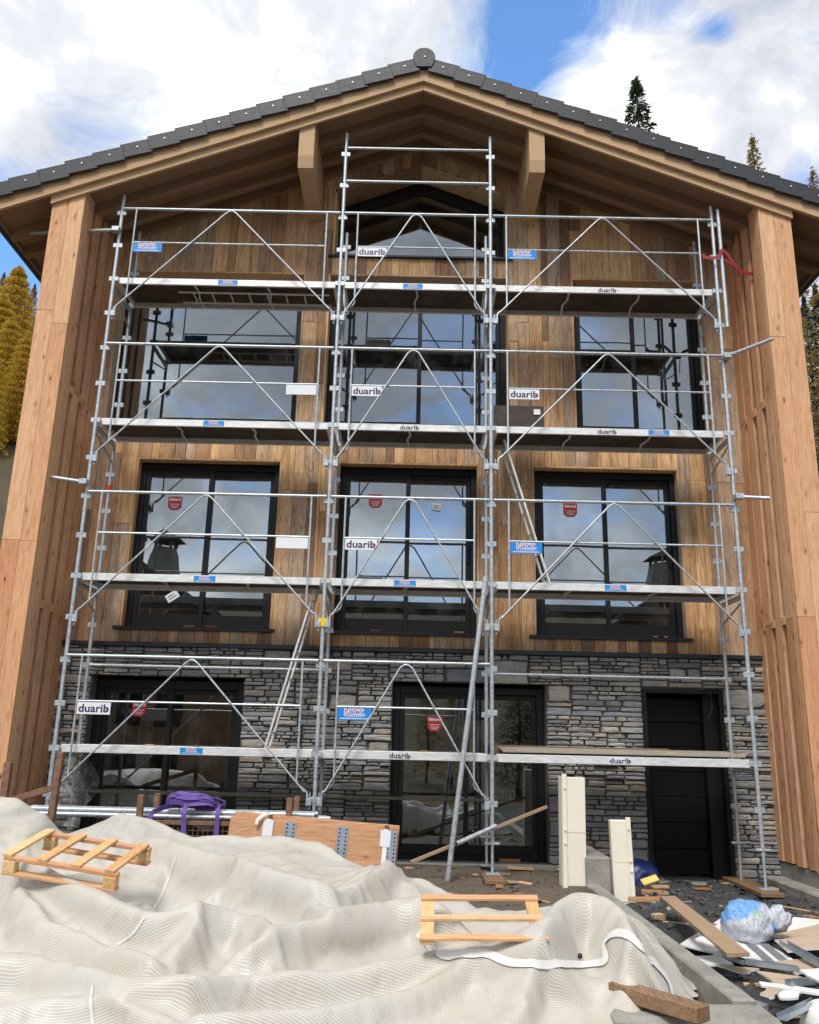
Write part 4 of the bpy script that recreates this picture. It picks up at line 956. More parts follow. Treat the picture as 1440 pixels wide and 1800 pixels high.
# the sheet is relaxed as cloth over the heap: a grid of distance constraints with slack, falling onto the heap surface
from mathutils.bvhtree import BVHTree
GS = .040
xs = np.arange(-2.8, 6.1, GS); ys = np.arange(-6.0, -2.0, GS); X, Y = np.meshgrid(xs, ys)
# heap surface lookup
hx = np.arange(-3.2, 6.6, .03); hy = np.arange(-6.6, -1.6, .03); HX, HY = np.meshgrid(hx, hy); HZ = tarpz(HX, HY)-.012
def heap(x, y):
    u = np.clip((x-hx[0])/.03, 0, len(hx)-1.001); v = np.clip((y-hy[0])/.03, 0, len(hy)-1.001); iu = u.astype(int); iv = v.astype(int); fu = u-iu; fv = v-iv
    return (HZ[iv, iu]*(1-fu)+HZ[iv, iu+1]*fu)*(1-fv)+(HZ[iv+1, iu]*(1-fu)+HZ[iv+1, iu+1]*fu)*fv
backl = np.interp(X, [-4, 0, 1.2, 2.6, 3.3, 3.75, 4.25, 4.6, 4.85, 5.2, 5.6, 6.2], [-2.0, -2.03, -2.06, -2.1, -2.2, -2.6, -2.95, -3.25, -3.3, -3.25, -3.25, -3.25])
OKV = (Y < backl+.02) & (X < right_edge(Y)+.06)
W = OKV.astype(float)[..., None]
RE = right_edge(Y)+.06
last = OKV & ~np.roll(OKV, -1, axis=1); last[:, -1] = False
X = np.where(last, np.minimum(RE, X+.9*GS), X)
top_ = OKV & ~np.roll(OKV, -1, axis=0); top_[-1] = False; Y = np.where(top_ & ~last, np.minimum(backl+.02, Y+.9*GS), Y)
Z0_ = heap(X, Y)+.01+.05*(vnoise(X*.45+Y*.6, Y*1.4-X*.45, .55, 31)-.3)+.006*vnoise(X, Y, .2, 32)
P = np.stack([X, Y, Z0_], -1); Pp = P.copy()
KU, KV = 1.05, 1.12                               # slack of the cloth along x and y
SU, SV = 1.0, 1.0
B0 = np.stack([X, Y, heap(X, Y)], -1)
def rl(ia, ib, f): return np.sqrt(((B0[ia]-B0[ib])**2).sum(-1, keepdims=True))*f
def links(A, ia, ib, rest, k, mode=0):
    a, b = A[ia], A[ib]; d = b-a; L = np.sqrt((d*d).sum(-1, keepdims=True))+1e-9; e = (L-rest)/L
    if mode: e = np.minimum(e, 0)                  # bending: only resists being squeezed
    c = d*(e*.5*k)*(W[ia]*W[ib]); A[ia] = a+c; A[ib] = b-c
S_ = np.s_
PAIRS = []
n_y, n_x = X.shape
def addp(L_, ia, ib, f, k, mode): L_.append((ia, ib, rl(ia, ib, f), k, mode))
for o_ in (0, 1):
    m = (n_x-o_)//2; addp(PAIRS, S_[:, o_:o_+2*m:2], S_[:, o_+1:o_+2*m:2], KU, 1.0, 0); m = (n_y-o_)//2; addp(PAIRS, S_[o_:o_+2*m:2, :], S_[o_+1:o_+2*m:2, :], KV, 1.0, 0)
for o_ in (0, 1):
    m = (n_x-o_)//2; addp(PAIRS, S_[:-1, o_:o_+2*m:2], S_[1:, o_+1:o_+2*m:2], (KU+KV)/2, .3, 0); addp(PAIRS, S_[1:, o_:o_+2*m:2], S_[:-1, o_+1:o_+2*m:2], (KU+KV)/2, .3, 0)
def strided(n, k, o_):                             # disjoint pairs at distance k
    st = [i for i in range(n-k) if (i//k) % 2 == o_]; return np.array(st), np.array(st)+k
BEND = []
for k, st in ((2, .25), (4, .13)):
    for o_ in (0, 1):
        a, b = strided(n_x, k, o_); addp(BEND, S_[:, a], S_[:, b], KU*.97, st, 1); a, b = strided(n_y, k, o_); addp(BEND, S_[a, :], S_[b, :], KV*.97, st, 1)
for it in range(130):
    vel = (P-Pp)*.90; Pp = P.copy(); P = P+vel*W; P[..., 2] -= .0005*W[..., 0]
    for q in range(3):
        for a in PAIRS: links(P, *a)
        if q != 1:
            for a in BEND: links(P, *a)
        hz_ = heap(P[..., 0], P[..., 1])+.006; hit = P[..., 2] < hz_; P[..., 2] = np.where(hit, hz_, P[..., 2])
        if q == 2: P[..., :2] = np.where(hit[..., None], Pp[..., :2]+(P[..., :2]-Pp[..., :2])*.35, P[..., :2])
idx = np.arange(n_x*n_y).reshape(n_y, n_x)
fq = np.stack([idx[:-1, :-1], idx[:-1, 1:], idx[1:, 1:], idx[1:, :-1]], -1).reshape(-1, 4); fq = fq[OKV.ravel()[fq].all(1)]
used = np.unique(fq); remap = np.full(n_x*n_y, -1); remap[used] = np.arange(len(used)); fq = remap[fq]
vv = P.reshape(-1, 3)[used]; uvv = np.stack([X*1.12, Y*1.38], -1).reshape(-1, 2)[used]
me = bpy.data.meshes.new('mesh_tarpaulin'); me.from_pydata(vv.tolist(), [], fq.tolist()); me.materials.append(M['tarp']); me.polygons.foreach_set('use_smooth', [True]*len(fq))
ul = me.uv_layers.new(name='UVMap'); ul.data.foreach_set('uv', uvv[fq.ravel()].ravel())
tp = tag(link('mesh_tarpaulin', me), 'large creased off-white mesh tarpaulin covering the heap in the foreground', 'tarpaulin')
ss = tp.modifiers.new('smooth', 'SUBSURF'); ss.levels = 1; ss.render_levels = 2
ss.levels = 2; bpy.context.view_layer.update(); _dg = bpy.context.evaluated_depsgraph_get(); BV = BVHTree.FromObject(tp, _dg); ss.levels = 1
def tz(x, y):
    h = BV.ray_cast(Vector((x, y, 4)), Vector((0, 0, -1)))[0]; return h.z if h else gz(x, y)
def thit(px, py):
    h = BV.ray_cast(CAM, ray(px, py).normalized())[0]; return h if h else trace(px, py, 0)
def band(pts_px, wdt, name, lift=.006, mat='hem', side=0):
    Q = [thit(p.x, p.y) for p in curve([(a, b, 0) for a, b in pts_px], 10)]; P = [sum((Q[min(max(i+k, 0), len(Q)-1)] for k in (-2, -1, 0, 1, 2)), Vector())/5 for i in range(len(Q))]; P = [BV.find_nearest(p)[0] for p in P]; vs = []; fs = []; nk = 5
    for i, p in enumerate(P):
        d = (P[min(i+1, len(P)-1)]-P[max(i-1, 0)]); n0 = BV.find_nearest(p)[1]; n0 = n0 if n0.z > 0 else -n0; nrm = n0.cross(d).normalized()
        for k in range(nk):
            q, n1, _, _ = BV.find_nearest(p+nrm*(wdt*(k/(nk-1)-.5))); n1 = n1 if n1.z > 0 else -n1; q = q+n1*lift; vs.append((q.x, q.y, q.z))
    for i in range(len(P)-1):
        for k in range(nk-1): a = i*nk+k; fs.append((a, a+1, a+nk+1, a+nk))
    mb = MB(); mb.add(vs, fs); o = mb.build(name, mat, tp, True); return o
band([(310, 1505), (290, 1560), (268, 1605)], .02, 'seam_tape', .004, 'seam'); band([(255, 1610), (235, 1640), (205, 1662)], .02, 'seam_tape', .004, 'seam'); band([(163, 1730), (160, 1765), (163, 1800), (163, 1830)], .02, 'seam_tape', .004, 'seam')
band(hem_px, .045, 'hem', .010); 
mb = MB(); p = thit(1020, 1690); q = Vector((p.x, p.y, tz(p.x, p.y)+.03)); mb.tube(q-Vector((0, .012, .004)), q+Vector((0, 0, .006)), .014, 12); mb.build('grommet', 'cable', tp)
# white plastic-lined fold lying beside the tarp's right end
# ================================================================== FOREGROUND OBJECTS
def pallet(name, label, c, L_, W_, nsl, rot, tilt, along, h=.13):
    """small pallet: along = slats run in local y; two bearers"""
    e = tag(empty(name, c), label, 'pallet'); e.rotation_euler = (R(tilt[0]), R(tilt[1]), R(rot)); mat = 'pine_y' if along == 'y' else 'pine_x'
    return e
# left pallet: four slats running away, on a front and back rail with blocks
pl = pallet('pallet', 'pale pine pallet with four slats lying on the left of the tarpaulin', (0, 0, 0), 1, 1, 4, 0, (0, 0), 'y')
c = thit(100, 1543); pl.location = (c.x+.06, c.y+.22, c.z+.03); pl.rotation_euler = (R(12), R(6.0), R(-6)); pl.scale = (.78, .80, .88)
W2, D2 = .52, .34
for x in (-.49, -.17, .14, .45): mb = MB(); mb.cbox(x-.045, x+.045, -D2, D2, .135, .157, .003); mb.build('slat', 'pine_y', pl)
for y in (-D2+.03, D2-.03):
    mb = MB(); mb.cbox(-W2, W2, y-.03, y+.03, .105, .1345, .003); mb.build('rail', 'pine_x', pl)
    mb = MB(); mb.cbox(-W2, W2, y-.045, y+.045, 0, .022, .003); mb.build('bottom_board', 'pine_x', pl)
    for x in (-W2+.06, W2-.06): mb = MB(); mb.cbox(x-.055, x+.055, y-.04, y+.04, .0225, .1045, .004); mb.build('block', 'pine_y', pl)
p2 = pallet('pallet', 'small three slat timber pallet lying on the tarpaulin near its right end', (0, 0, 0), 1, 1, 3, 0, (0, 0), 'x')
c = thit(868, 1640); sm = [(dx, dy, tz(c.x+dx, c.y+dy)) for dx in (-.36, -.18, 0, .18, .36) for dy in (-.26, -.13, 0, .13, .26)]
A_ = np.array([(a, b, 1) for a, b, _ in sm]); B_ = np.array([q for _, _, q in sm]); kx, ky, k0 = np.linalg.lstsq(A_, B_, rcond=None)[0]; up_ = float(np.percentile(B_-A_@np.array([kx, ky, k0]), 80))
c = thit(868, 1672); p2.location = (c.x-.05, c.y+.25, max(c.z+.075, tz(c.x, c.y+.1)-.02)); p2.rotation_euler = (R(14), R(-1.5), R(-2)); p2.scale = (.90, .90, .8)
for y in (-.30, -.02, .30): mb = MB(); mb.cbox(-.42, .42, y-.035, y+.035, .075, .098, .003); mb.build('slat', 'pine_x', p2)
for x in (-.37, .37): mb = MB(); mb.cbox(x-.045, x+.045, -.33, .33, .045, .0745, .004); mb.build('bearer', 'pine_y', p2)

# timber bundle with strapping
bd = tag(empty('timber_bundle', (3.07, -1.2, .40)), 'strapped bundle of fresh timber boards behind the tarpaulin', 'timber'); bd.rotation_euler = (R(-6), R(3.6), 0)
for k in range(4):
    mb = MB(); dx = (0, .05, .02, .07)[k]; mb.cbox(-.80+dx, .80+dx, -.06+k*.042, -.021+k*.042, .005*k, .585+.008*k-(.03 if k == 0 else 0), .003); mb.build('plank', 'bundle', bd)
for x in (-.42, .74): 
    mb = MB(); mb.box(x-.022, x+.022, -.066, -.061, 0, .56); mb.box(x-.022, x+.022, -.066, .12, .60, .606); mb.build('strap', 'white', bd)
    mb = MB(); mb.box(x-.05, x+.05, -.0695, -.0665, .40, .55); mb.build('tag', 'plate', bd)
mb = MB(); ribbon(mb, [(-.42, -.06, .61), (-.46, -.09, .60), (-.52, -.11, .55), (-.53, -.11, .50)], .03, Vector((0, 1, 0))); mb.build('strap_tail', 'white', bd)
for x in (-.20, .32, .80):
    mb = MB(); mb.box(x-.055, x+.055, -.0645, -.0615, .02, .55, 0)
    for i in range(14):
        for j in (-.032, .032): mb.box(x+j-.008, x+j+.008, -.0655, -.0648, .05+i*.036, .066+i*.036, 1)
    mb.build('perforated_plate', ['zinc', 'cable'], bd)
for x in (2.5, 3.6): mb = MB(); mb.cbox(x-.05, x+.05, -1.35, -.95, gz(x, -1.15)-.02, .42 if x < 3 else .36, .005); tag(mb.build('timber_block', 'oldwood'), ('left' if x < 3 else 'right')+' timber block bearing the strapped board bundle', 'block', 'blocks under the timber bundle')
# rusty wire mesh stillage with stacked scaffold tubes
st = tag(empty('stillage', (2.0, -.75, gz(2, -.75))), 'rusty wire mesh stillage behind the tarpaulin carrying the purple strap', 'stillage'); SI = Matrix.Translation((-2.0, .75, -gz(2, -.75)))
def stp(name, mb, mat): o = mb.build(name, mat); o.parent = st; o.matrix_parent_inverse = SI
for x in (1.36, 2.86):
    for y in (-1.05, -.45): mb = MB(); mb.cbox(x-.03, x+.03, y-.03, y+.03, gz(x, y)-.02, 1.18 if y < -.8 else 1.16, .004); stp('post', mb, 'rust')
for y in (-1.05, -.45):
    for z in (.42, .92): mb = MB(); mb.cbox(1.39, 2.83, y-.02, y+.02, z-.02, z+.02, .003); stp('rail', mb, 'rust')
mb = MB()
for k in range(29): x = 1.41+k*.05; mb.tube((x, -1.052, .42), (x, -1.052, .92), .0035, 4)
for k in range(10): z = .45+k*.05; mb.tube((1.39, -1.056, z), (2.83, -1.056, z), .0035, 4)
stp('wire_mesh', mb, 'rust')
for x in (1.36, 2.86): mb = MB(); mb.cbox(x-.02, x+.02, -1.02, -.48, .90, .94, .003); stp('cross_rail', mb, 'rust')
k = 0
for yy, zt, x0, x1, mt in ((-.92, .966, .2, 3.18, 'galv'), (-.86, .966, .05, 3.05, 'galv'), (-.80, .966, .18, 3.0, 'galv'), (-.73, .966, .3, 3.25, 'galv'), (-.89, 1.010, .1, 3.1, 'galv'), (-.83, 1.010, .25, 3.1, 'galv'), (-.765, 1.012, .15, 3.12, 'galv'), (-.655, .966, .3, 3.2, 'galv')):
    mb = MB(); mb.tube((x0, yy, zt), (x1, yy, zt+.0), .0242, 12); tag(smooth_by_angle(mb.build('scaffold_tube', mt)), 'galvanised scaffold tube in the stack on the rusty stillage', 'tube', 'scaffold tubes stacked on the stillage'); k += 1
mb = MB(); bx, by, bz = 1.82, -.86, 1.04
for j in range(14):
    a = j*1.3; r0 = random.Random(j); lx, hx_ = bx-.20+r0.uniform(-.05, .1), bx+.16+r0.uniform(-.08, .12); lift = r0.uniform(0, .10)
    pts = [(lx, by-.08+.02*math.sin(a), bz+.02+lift*.3), (lx+.06, by-.12, bz+.06+lift), (bx+.02*math.sin(a), by-.12+.04*math.cos(a), bz+.05+lift), (hx_-.06, by-.10, bz+.06+lift*.8), (hx_, by-.05, bz+.02+lift*.2), (hx_-.05, by-.03, bz+.01)]
    ribbon(mb, pts, .05, Vector((.3*math.cos(a), -.9, .3+.5*math.sin(a))))
ribbon(mb, [(bx+.02, by-.04, bz+.06), (bx+.0, -1.10, bz+.01), (bx+.01, -1.12, bz-.15), (bx+.03, -1.12, bz-.40)], .05, Vector((0, 1, .2)))
ribbon(mb, [(bx+.3, by, bz+.05), (bx+.33, -1.09, bz+.02), (bx+.34, -1.12, bz-.15), (bx+.34, -1.12, bz-.50)], .045, Vector((0, 1, .2)))
ribbon(mb, [(bx-.10, by-.02, bz+.05), (bx-.22, -1.0, bz+.02), (bx-.32, -1.1, bz-.03), (bx-.33, -1.12, bz-.12)], .05, Vector((0, 1, .4))); ribbon(mb, [(bx+.10, by, bz+.07), (bx+.24, by+.02, bz+.10), (bx+.36, by, bz+.06), (bx+.30, by-.02, bz+.03)], .05, Vector((0, .6, 1)))
tag(mb.build('lashing_strap', 'purple', None), 'bundled purple lashing strap draped over the stacked tubes', 'strap')
# rusty trestle at the left edge
tr = tag(empty('steel_trestle', (-.3, -1.55, .3)), 'rusty steel trestle sticking up at the left edge behind the tarpaulin', 'trestle'); TI = Matrix.Translation((.3, 1.55, -.3))
def trp(name, mb): o = mb.build(name, 'rust'); o.parent = tr; o.matrix_parent_inverse = TI
pa, pb = onY(108, 1322, -1.55), onY(84, 1500, -1.55); mb = MB(); d = pa-pb; mt = Matrix.Translation((pb.x-.03, -1.55, .2)) @ (Vector((pa.x-pb.x+.03, 0, pa.z-.2))).to_track_quat('Z', 'Y').to_matrix().to_4x4(); mb.cbox(-.035, .035, -.03, .03, 0, (Vector((pa.x-pb.x+.03, 0, pa.z-.2))).length, .004, 0, mt); trp('post', mb)
pc = onY(18, 1340, -1.6); mb = MB(); mb.cbox(pc.x-.05, pc.x+.02, -1.63, -1.57, .2, pc.z, .004); trp('post', mb)
a, b = onY(-60, 1432, -1.575), onY(102, 1382, -1.552); d = b-a; mb = MB(); mt = Matrix.Translation(a) @ d.to_track_quat('X', 'Z').to_matrix().to_4x4(); mb.cbox(0, d.length, -.018, .018, -.03, .03, .004, 0, mt); trp('rail', mb)
# crumpled clear film hanging by the left window
mb = MB(); P0 = onY(128, 1345, .55); nx_, nz_ = 16, 22; vs = []
for j in range(nz_):
    for i in range(nx_):
        u, v = i/(nx_-1), j/(nz_-1); vs.append((P0.x-.18+.42*u*(.7+.4*math.sin(3*v))+.05*math.sin(9*v+4*u), .62+.10*math.sin(7*u+5*v)+.05*math.sin(15*u-9*v), P0.z+.15-.85*v))
mb.add(vs, [(j*nx_+i, j*nx_+i+1, (j+1)*nx_+i+1, (j+1)*nx_+i) for j in range(nz_-1) for i in range(nx_-1)]); tag(mb.build('plastic_film', 'film', None, True), 'crumpled clear plastic film hanging at the lower left of the scaffold', 'film')

# ---- concrete kerb across the site and block
mb = MB(); mb.cbox(5.95, 6.09, -4.62, -.30, -.2, .35, .012); struct(mb.build('site_kerb', 'concrete'), 'narrow concrete kerb running towards the camera beside the gravel')
mb = MB(); mb.cbox(5.2, 6.12, -4.95, -4.63, -.2, .33, .03); struct(mb.build('site_kerb', 'concrete'), 'concrete kerb corner in the foreground under the timber beam')
mb = MB(); mb.cbox(5.95, 6.22, -.42, .88, .0, .62, .02); tag(mb.build('concrete_block', 'concrete'), 'square grey concrete block between the two cream casings', 'block')
mb = MB(); a = tarpplane(1085, 1700); p0, p1 = onZ(1085, 1712, .47), onZ(1245, 1772, .43); d = (p1-p0); d.z = 0; mt = Matrix.Translation((p0.x, p0.y, .352)) @ Matrix.Rotation(math.atan2(d.y, d.x), 4, 'Z'); mb.cbox(-.02, d.length-.03, -.06, .06, 0, .08, .006, 0, mt); tag(mb.build('timber_beam', 'oldwood'), 'brown weathered timber beam poking out from under the tarpaulin', 'beam')
# ---- cream roller-shutter casings
def casing(x, y, w_, h_, d_, label, flip=1, rot=0):
    z = gz(x, y)-.02; e = tag(empty('shutter_casing', (x, y, z)), label, 'casing'); e.rotation_euler = (R(-2), R(1.2*flip), R(rot))
    mb = MB(); mb.cbox(-w_/2, w_/2, -d_/2, d_/2, 0, h_, .006); mb.build('body', 'cream', e)
    mb = MB(); xs0 = -w_/2*flip; mb.cbox(min(xs0, xs0+flip*.05), max(xs0, xs0+flip*.05), -d_/2-.03, -d_/2-.001, -.02, h_+.03, .005); mb.build('flange', 'cream', e)
    mb = MB(); mb.cbox(-w_/2+.02, w_/2-.004, -d_/2-.006, -d_/2-.0015, .03, h_*.49, .002); mb.build('front_panel', 'cream', e); mb = MB(); mb.cbox(-w_/2+.02, w_/2-.004, -d_/2-.006, -d_/2-.0015, h_*.495, h_-.01, .002); mb.build('front_panel', 'cream', e)
    for zz_ in (h_*.40, h_*.52, h_*.9): mb = MB(); mb.tube((xs0+flip*.025, -d_/2-.031, zz_), (xs0+flip*.025, -d_/2-.045, zz_), .013, 10); mb.build('knob', 'cream', e)
casing(5.83, -.30, .26, 1.13, .16, 'tall cream plastic casing standing upright left of the concrete block', 1, 4)
casing(6.33, -.47, .21, .83, .15, 'shorter cream plastic casing standing upright right of the concrete block', -1, -5)
# ---- sacks and sheets on the gravel
def blob(name, c, r, mat, seed, label, cat, sub=4, rough=.18, flat_=.75):
    bm = bmesh.new(); bmesh.ops.create_icosphere(bm, subdivisions=sub, radius=1); rr = random.Random(seed); ph = [(Vector((rr.uniform(-1, 1), rr.uniform(-1, 1), rr.uniform(-1, 1)))*rr.uniform(2, 7), rr.uniform(0, 6)) for _ in range(12)]
    for v in bm.verts:
        n = v.co.normalized(); s_ = sum(abs(math.sin(n.dot(a)+b)) for a, b in ph)/len(ph); k = 1+rough*(s_-.6)*2
        v.co = Vector((n.x*r[0]*k, n.y*r[1]*k, max(n.z*r[2]*k, -r[2]*flat_)))
    me = bpy.data.meshes.new(name); bm.to_mesh(me); bm.free(); me.materials.append(M[mat]); me.polygons.foreach_set('use_smooth', [True]*len(me.polygons)); o = link(name, me, None, c); return tag(o, label, cat) if label else o
sb = onZ(1330, 1645, .30); sk = blob('rubbish_sack', (sb.x, sb.y+.15, gz(sb.x, sb.y)+.185), (.215, .19, .175), 'sack', 5, 'knotted blue and white plastic rubbish sack on the plasterboard scraps', 'sack', 4, .30)
kb = blob('knot', (.22, -.05, .05), (.10, .075, .10), 'sack', 9, None, None, 3, .5, 1.0); kb.parent = sk
p = onZ(1120, 1540, .28); blob('plastic_sheet', (p.x, p.y+.1, gz(p.x, p.y)+.06), (.30, .22, .20), 'bagblue', 12, 'dark blue crumpled plastic sheet by the doorstep', 'sheet', 4, .4, .4)
p = onZ(1134, 1542, .40); mb = MB(); mb.cbox(-.09, .09, -.05, .05, 0, .03, .008, 0, Matrix.Translation((p.x, p.y-.2, .385)) @ Matrix.Rotation(R(-18), 4, 'Y') @ Matrix.Rotation(R(25), 4, 'X')); tag(mb.build('foam_piece', flat('yellow_foam', srgb(214, 196, 110), .8)), 'small yellow foam piece on the dark blue sheet', 'foam')
p = onZ(1436, 1770, .3); blob('white_sack', (p.x+.08, p.y, gz(p.x, p.y)+.08), (.17, .15, .13), 'gyp', 21, 'white plastic bag at the lower right corner', 'bag', 3, .3)
zl = [.03]
def sheet(name, px, label, mat, th=.0125, z=None, cat='board', edge=None, group=None):
    """flat sheet whose corners are pixels, lying on the rubble"""
    if z is None: z = gz(*onZ(px[0][0], px[0][1], .25).xy)+zl[0]; zl[0] += .014
    P0_ = [onZ(a, b, z) for a, b in px]; P = []
    for q in range(len(P0_)):
        A_, B_ = P0_[q], P0_[(q+1) % len(P0_)]; P.append(A_)
        for f_ in (.22, .45, .7, .88):
            if name == 'plasterboard': P.append(A_.lerp(B_, f_+rnd.uniform(-.06, .06))+Vector((rnd.uniform(-1, 1), rnd.uniform(-1, 1), 0))*rnd.choice([.003, .006, .016]))
    n = len(P); mb = MB(); mb.add([(p.x, p.y, z-th) for p in P]+[(p.x, p.y, z) for p in P], [tuple(range(n, 2*n))]+[(i, (i+1) % n, (i+1) % n+n, i+n) for i in range(n)]+[tuple(reversed(range(n)))]); mb.m[0] = 1 if edge else 0
    return tag(mb.build(name, [edge or mat, mat] if edge else [mat]), label, cat, group)
sheet('plasterboard', [(1272, 1612), (1400, 1690), (1310, 1688), (1195, 1660)], 'white plasterboard sheet under the rubbish sack', 'gyp', cat='plasterboard')
sheet('plasterboard', [(1395, 1612), (1455, 1618), (1455, 1640), (1380, 1645)], 'white plasterboard strip behind the rubbish sack', 'gyp', cat='plasterboard')
sheet('plasterboard', [(1350, 1645), (1460, 1620), (1460, 1640), (1420, 1650)], 'tan papered plasterboard piece right of the rubbish sack', 'kraft', cat='plasterboard', edge='gyp')
sheet('plasterboard', [(1362, 1652), (1460, 1642), (1460, 1665), (1385, 1672)], 'larger tan plasterboard piece at the right edge', 'kraft', cat='plasterboard', edge='gyp')
sheet('plasterboard', [(1218, 1681), (1260, 1679), (1290, 1694), (1222, 1698)], 'white plasterboard strip beside the concrete kerb', 'gyp', cat='plasterboard')
sheet('plasterboard', [(1262, 1696), (1335, 1702), (1306, 1710)], 'pointed tan plasterboard scrap below the white strip', 'kraft', cat='plasterboard', edge='gyp')
sheet('plasterboard', [(1330, 1706), (1420, 1718), (1435, 1728), (1370, 1730)], 'tan plasterboard rectangle in front of the zinc studs', 'kraft', cat='plasterboard', edge='gyp')
sheet('plasterboard', [(1368, 1690), (1420, 1684), (1445, 1700), (1400, 1712)], 'tan plasterboard piece between the zinc studs', 'kraft', cat='plasterboard', edge='gyp')
sheet('plasterboard', [(1335, 1725), (1460, 1742), (1460, 1750), (1338, 1732)], 'long narrow white plasterboard offcut near the lower right', 'gyp', cat='plasterboard')
sheet('plasterboard', [(1405, 1705), (1460, 1700), (1460, 1722), (1440, 1725)], 'white plasterboard end at the right edge', 'gyp', cat='plasterboard')
sheet('plasterboard', [(1336, 1746), (1352, 1735), (1374, 1738), (1358, 1753)], 'small square tan plasterboard offcut', 'kraft', cat='plasterboard', edge='gyp')
sheet('plasterboard', [(1369, 1746), (1382, 1739), (1408, 1743), (1398, 1754), (1375, 1755)], 'small broken white plasterboard offcut', 'gyp', cat='plasterboard')
sheet('plasterboard', [(1221, 1651), (1235, 1645), (1262, 1660), (1258, 1663)], 'thin white plasterboard scrap behind the long plank', 'gyp', cat='plasterboard')
sheet('plank', [(1160, 1575), (1187, 1575), (1318, 1675), (1278, 1676)], 'long dusty plank lying on the dark rubble', 'plank', .025, cat='plank')
sheet('plank', [(1104, 1576), (1160, 1576), (1160, 1581), (1105, 1581)], 'short reddish batten at the far end of the long plank', 'scrap', .02, cat='plank')
def stud(a, b, label, wd=.05, z=.34):
    A, B = onZ(*a, z), onZ(*b, z-.02); d = B-A; mt = Matrix.Translation(A) @ d.to_track_quat('X', 'Z').to_matrix().to_4x4(); mb = MB(); L = d.length
    mb.box(0, L, -wd/2, wd/2, 0, .003, 0, mt); mb.box(0, L, -wd/2, -wd/2+.003, .003, .03, 0, mt); mb.box(0, L, wd/2-.003, wd/2, .003, .03, 0, mt); tag(mb.build('zinc_stud', 'zinc'), label, 'stud', 'zinc studs on the rubble')
stud((1258, 1679), (1312, 1696), 'zinc stud lying left of centre among the plasterboard'); stud((1312, 1695), (1405, 1708), 'zinc stud continuing right towards the white plasterboard', .06, .335); stud((1378, 1660), (1445, 1700), 'zinc stud slanting to the right edge', .06, .36); stud((1386, 1732), (1460, 1726), 'zinc stud crossing the long white offcut', .05, .33); stud((1374, 1794), (1435, 1764), 'zinc stud end at the lower right beside the white bag', .05, .30)
for px in (1328, 1353): 
    p = onZ(px, 1672, .32); mb = MB(); mb.box(-.035, .035, -.22, .10, 0, .004, 0, Matrix.Translation((p.x, p.y, .335)) @ Matrix.Rotation(R(6), 4, 'X'))
    for q in (-.025, 0, .025): mb.box(q-.005, q+.005, -.28, -.22, 0, .003, 0, Matrix.Translation((p.x, p.y, .335)) @ Matrix.Rotation(R(6), 4, 'X'))
    tag(mb.build('zinc_bracket', 'zinc'), 'flat pronged zinc bracket in front of the rubbish sack, '+('left' if px == 1328 else 'right')+' of the pair', 'bracket', 'zinc brackets')
# ---- loose wood pieces by the doors
def scrap_at(px, py, L_, W_, H_, rot, mat, label, tilt=0):
    p = onZ(px, py, .31 if px < 1040 else .24); z = gz(p.x, p.y); mb = MB(); mt = Matrix.Translation((p.x, p.y, z+.004+abs(math.sin(R(tilt)))*L_*.4)) @ Matrix.Rotation(R(rot), 4, 'Z') @ Matrix.Rotation(R(tilt), 4, 'Y'); mb.cbox(-L_/2, L_/2, -W_/2, W_/2, 0, H_, .003, 0, mt)
    return tag(mb.build('offcut', mat), label, 'offcut', 'timber offcuts on the ground')
for a in ((895, 1522, .26, .14, .05, 5, 'scrap', 'flat square board offcut in front of the glazed door'), (915, 1532, .32, .05, .03, 12, 'scrap', 'stacked narrow batten offcuts before the glazed door', 3), (938, 1522, .05, .12, .09, 20, 'scrap', 'short upright block offcut right of the board offcuts'), (905, 1558, .17, .08, .02, 25, 'plank', 'pale split offcut lying on the bare soil', 5),
          (866, 1554, .14, .04, .025, 10, 'scrap', 'small reddish batten end near the leaning tube'), (878, 1566, .08, .05, .03, 0, 'scrap', 'tiny reddish offcut below the batten end'), (1020, 1592, .13, .07, .03, 30, 'scrap', 'reddish chip beside the tarpaulin fold'), (1005, 1585, .2, .02, .01, 18, 'pine_x', 'thin pale splinter on the soil left of the kerb'),
          (1145, 1560, .22, .09, .035, -15, 'scrap', 'brown block offcut in the pile by the dark blue sheet'), (1160, 1552, .2, .08, .03, 10, 'scrap', 'tan block offcut on top of the pile by the sheet'), (1172, 1562, .18, .10, .02, 35, 'plank', 'grey flat offcut right of the pile by the sheet'), (1234, 1561, .2, .09, .015, 8, 'scrap', 'flat tan chip in front of the doorstep'), (1352, 1565, .18, .12, .06, 20, 'scrap', 'pale block lying beside the outer scaffold leg'), (1160, 1608, .08, .08, .05, 40, 'pine_x', 'small pale wedge on the dark rubble'),
          (1425, 1605, .25, .09, .02, -10, 'scrap', 'brown board end at the right edge of the rubble'), (1210, 1620, .45, .02, .012, -22, 'pine_x', 'long thin pale splinter beside the kerb'), (1410, 1595, .4, .015, .012, -55, 'pine_x', 'thin pale stick lying near the right kerb'), (1322, 1720, .12, .03, .02, 0, 'pine_x', 'short pale batten end among the plasterboard'), (1410, 1762, .2, .02, .012, 15, 'pine_x', 'thin pale strip near the lower right corner'), (960, 1528, .5, .05, .012, -14, 'white', 'bent white plastic strip left of the tall cream casing')):
    scrap_at(*a[:8], tilt=a[8] if len(a) > 8 else 0)
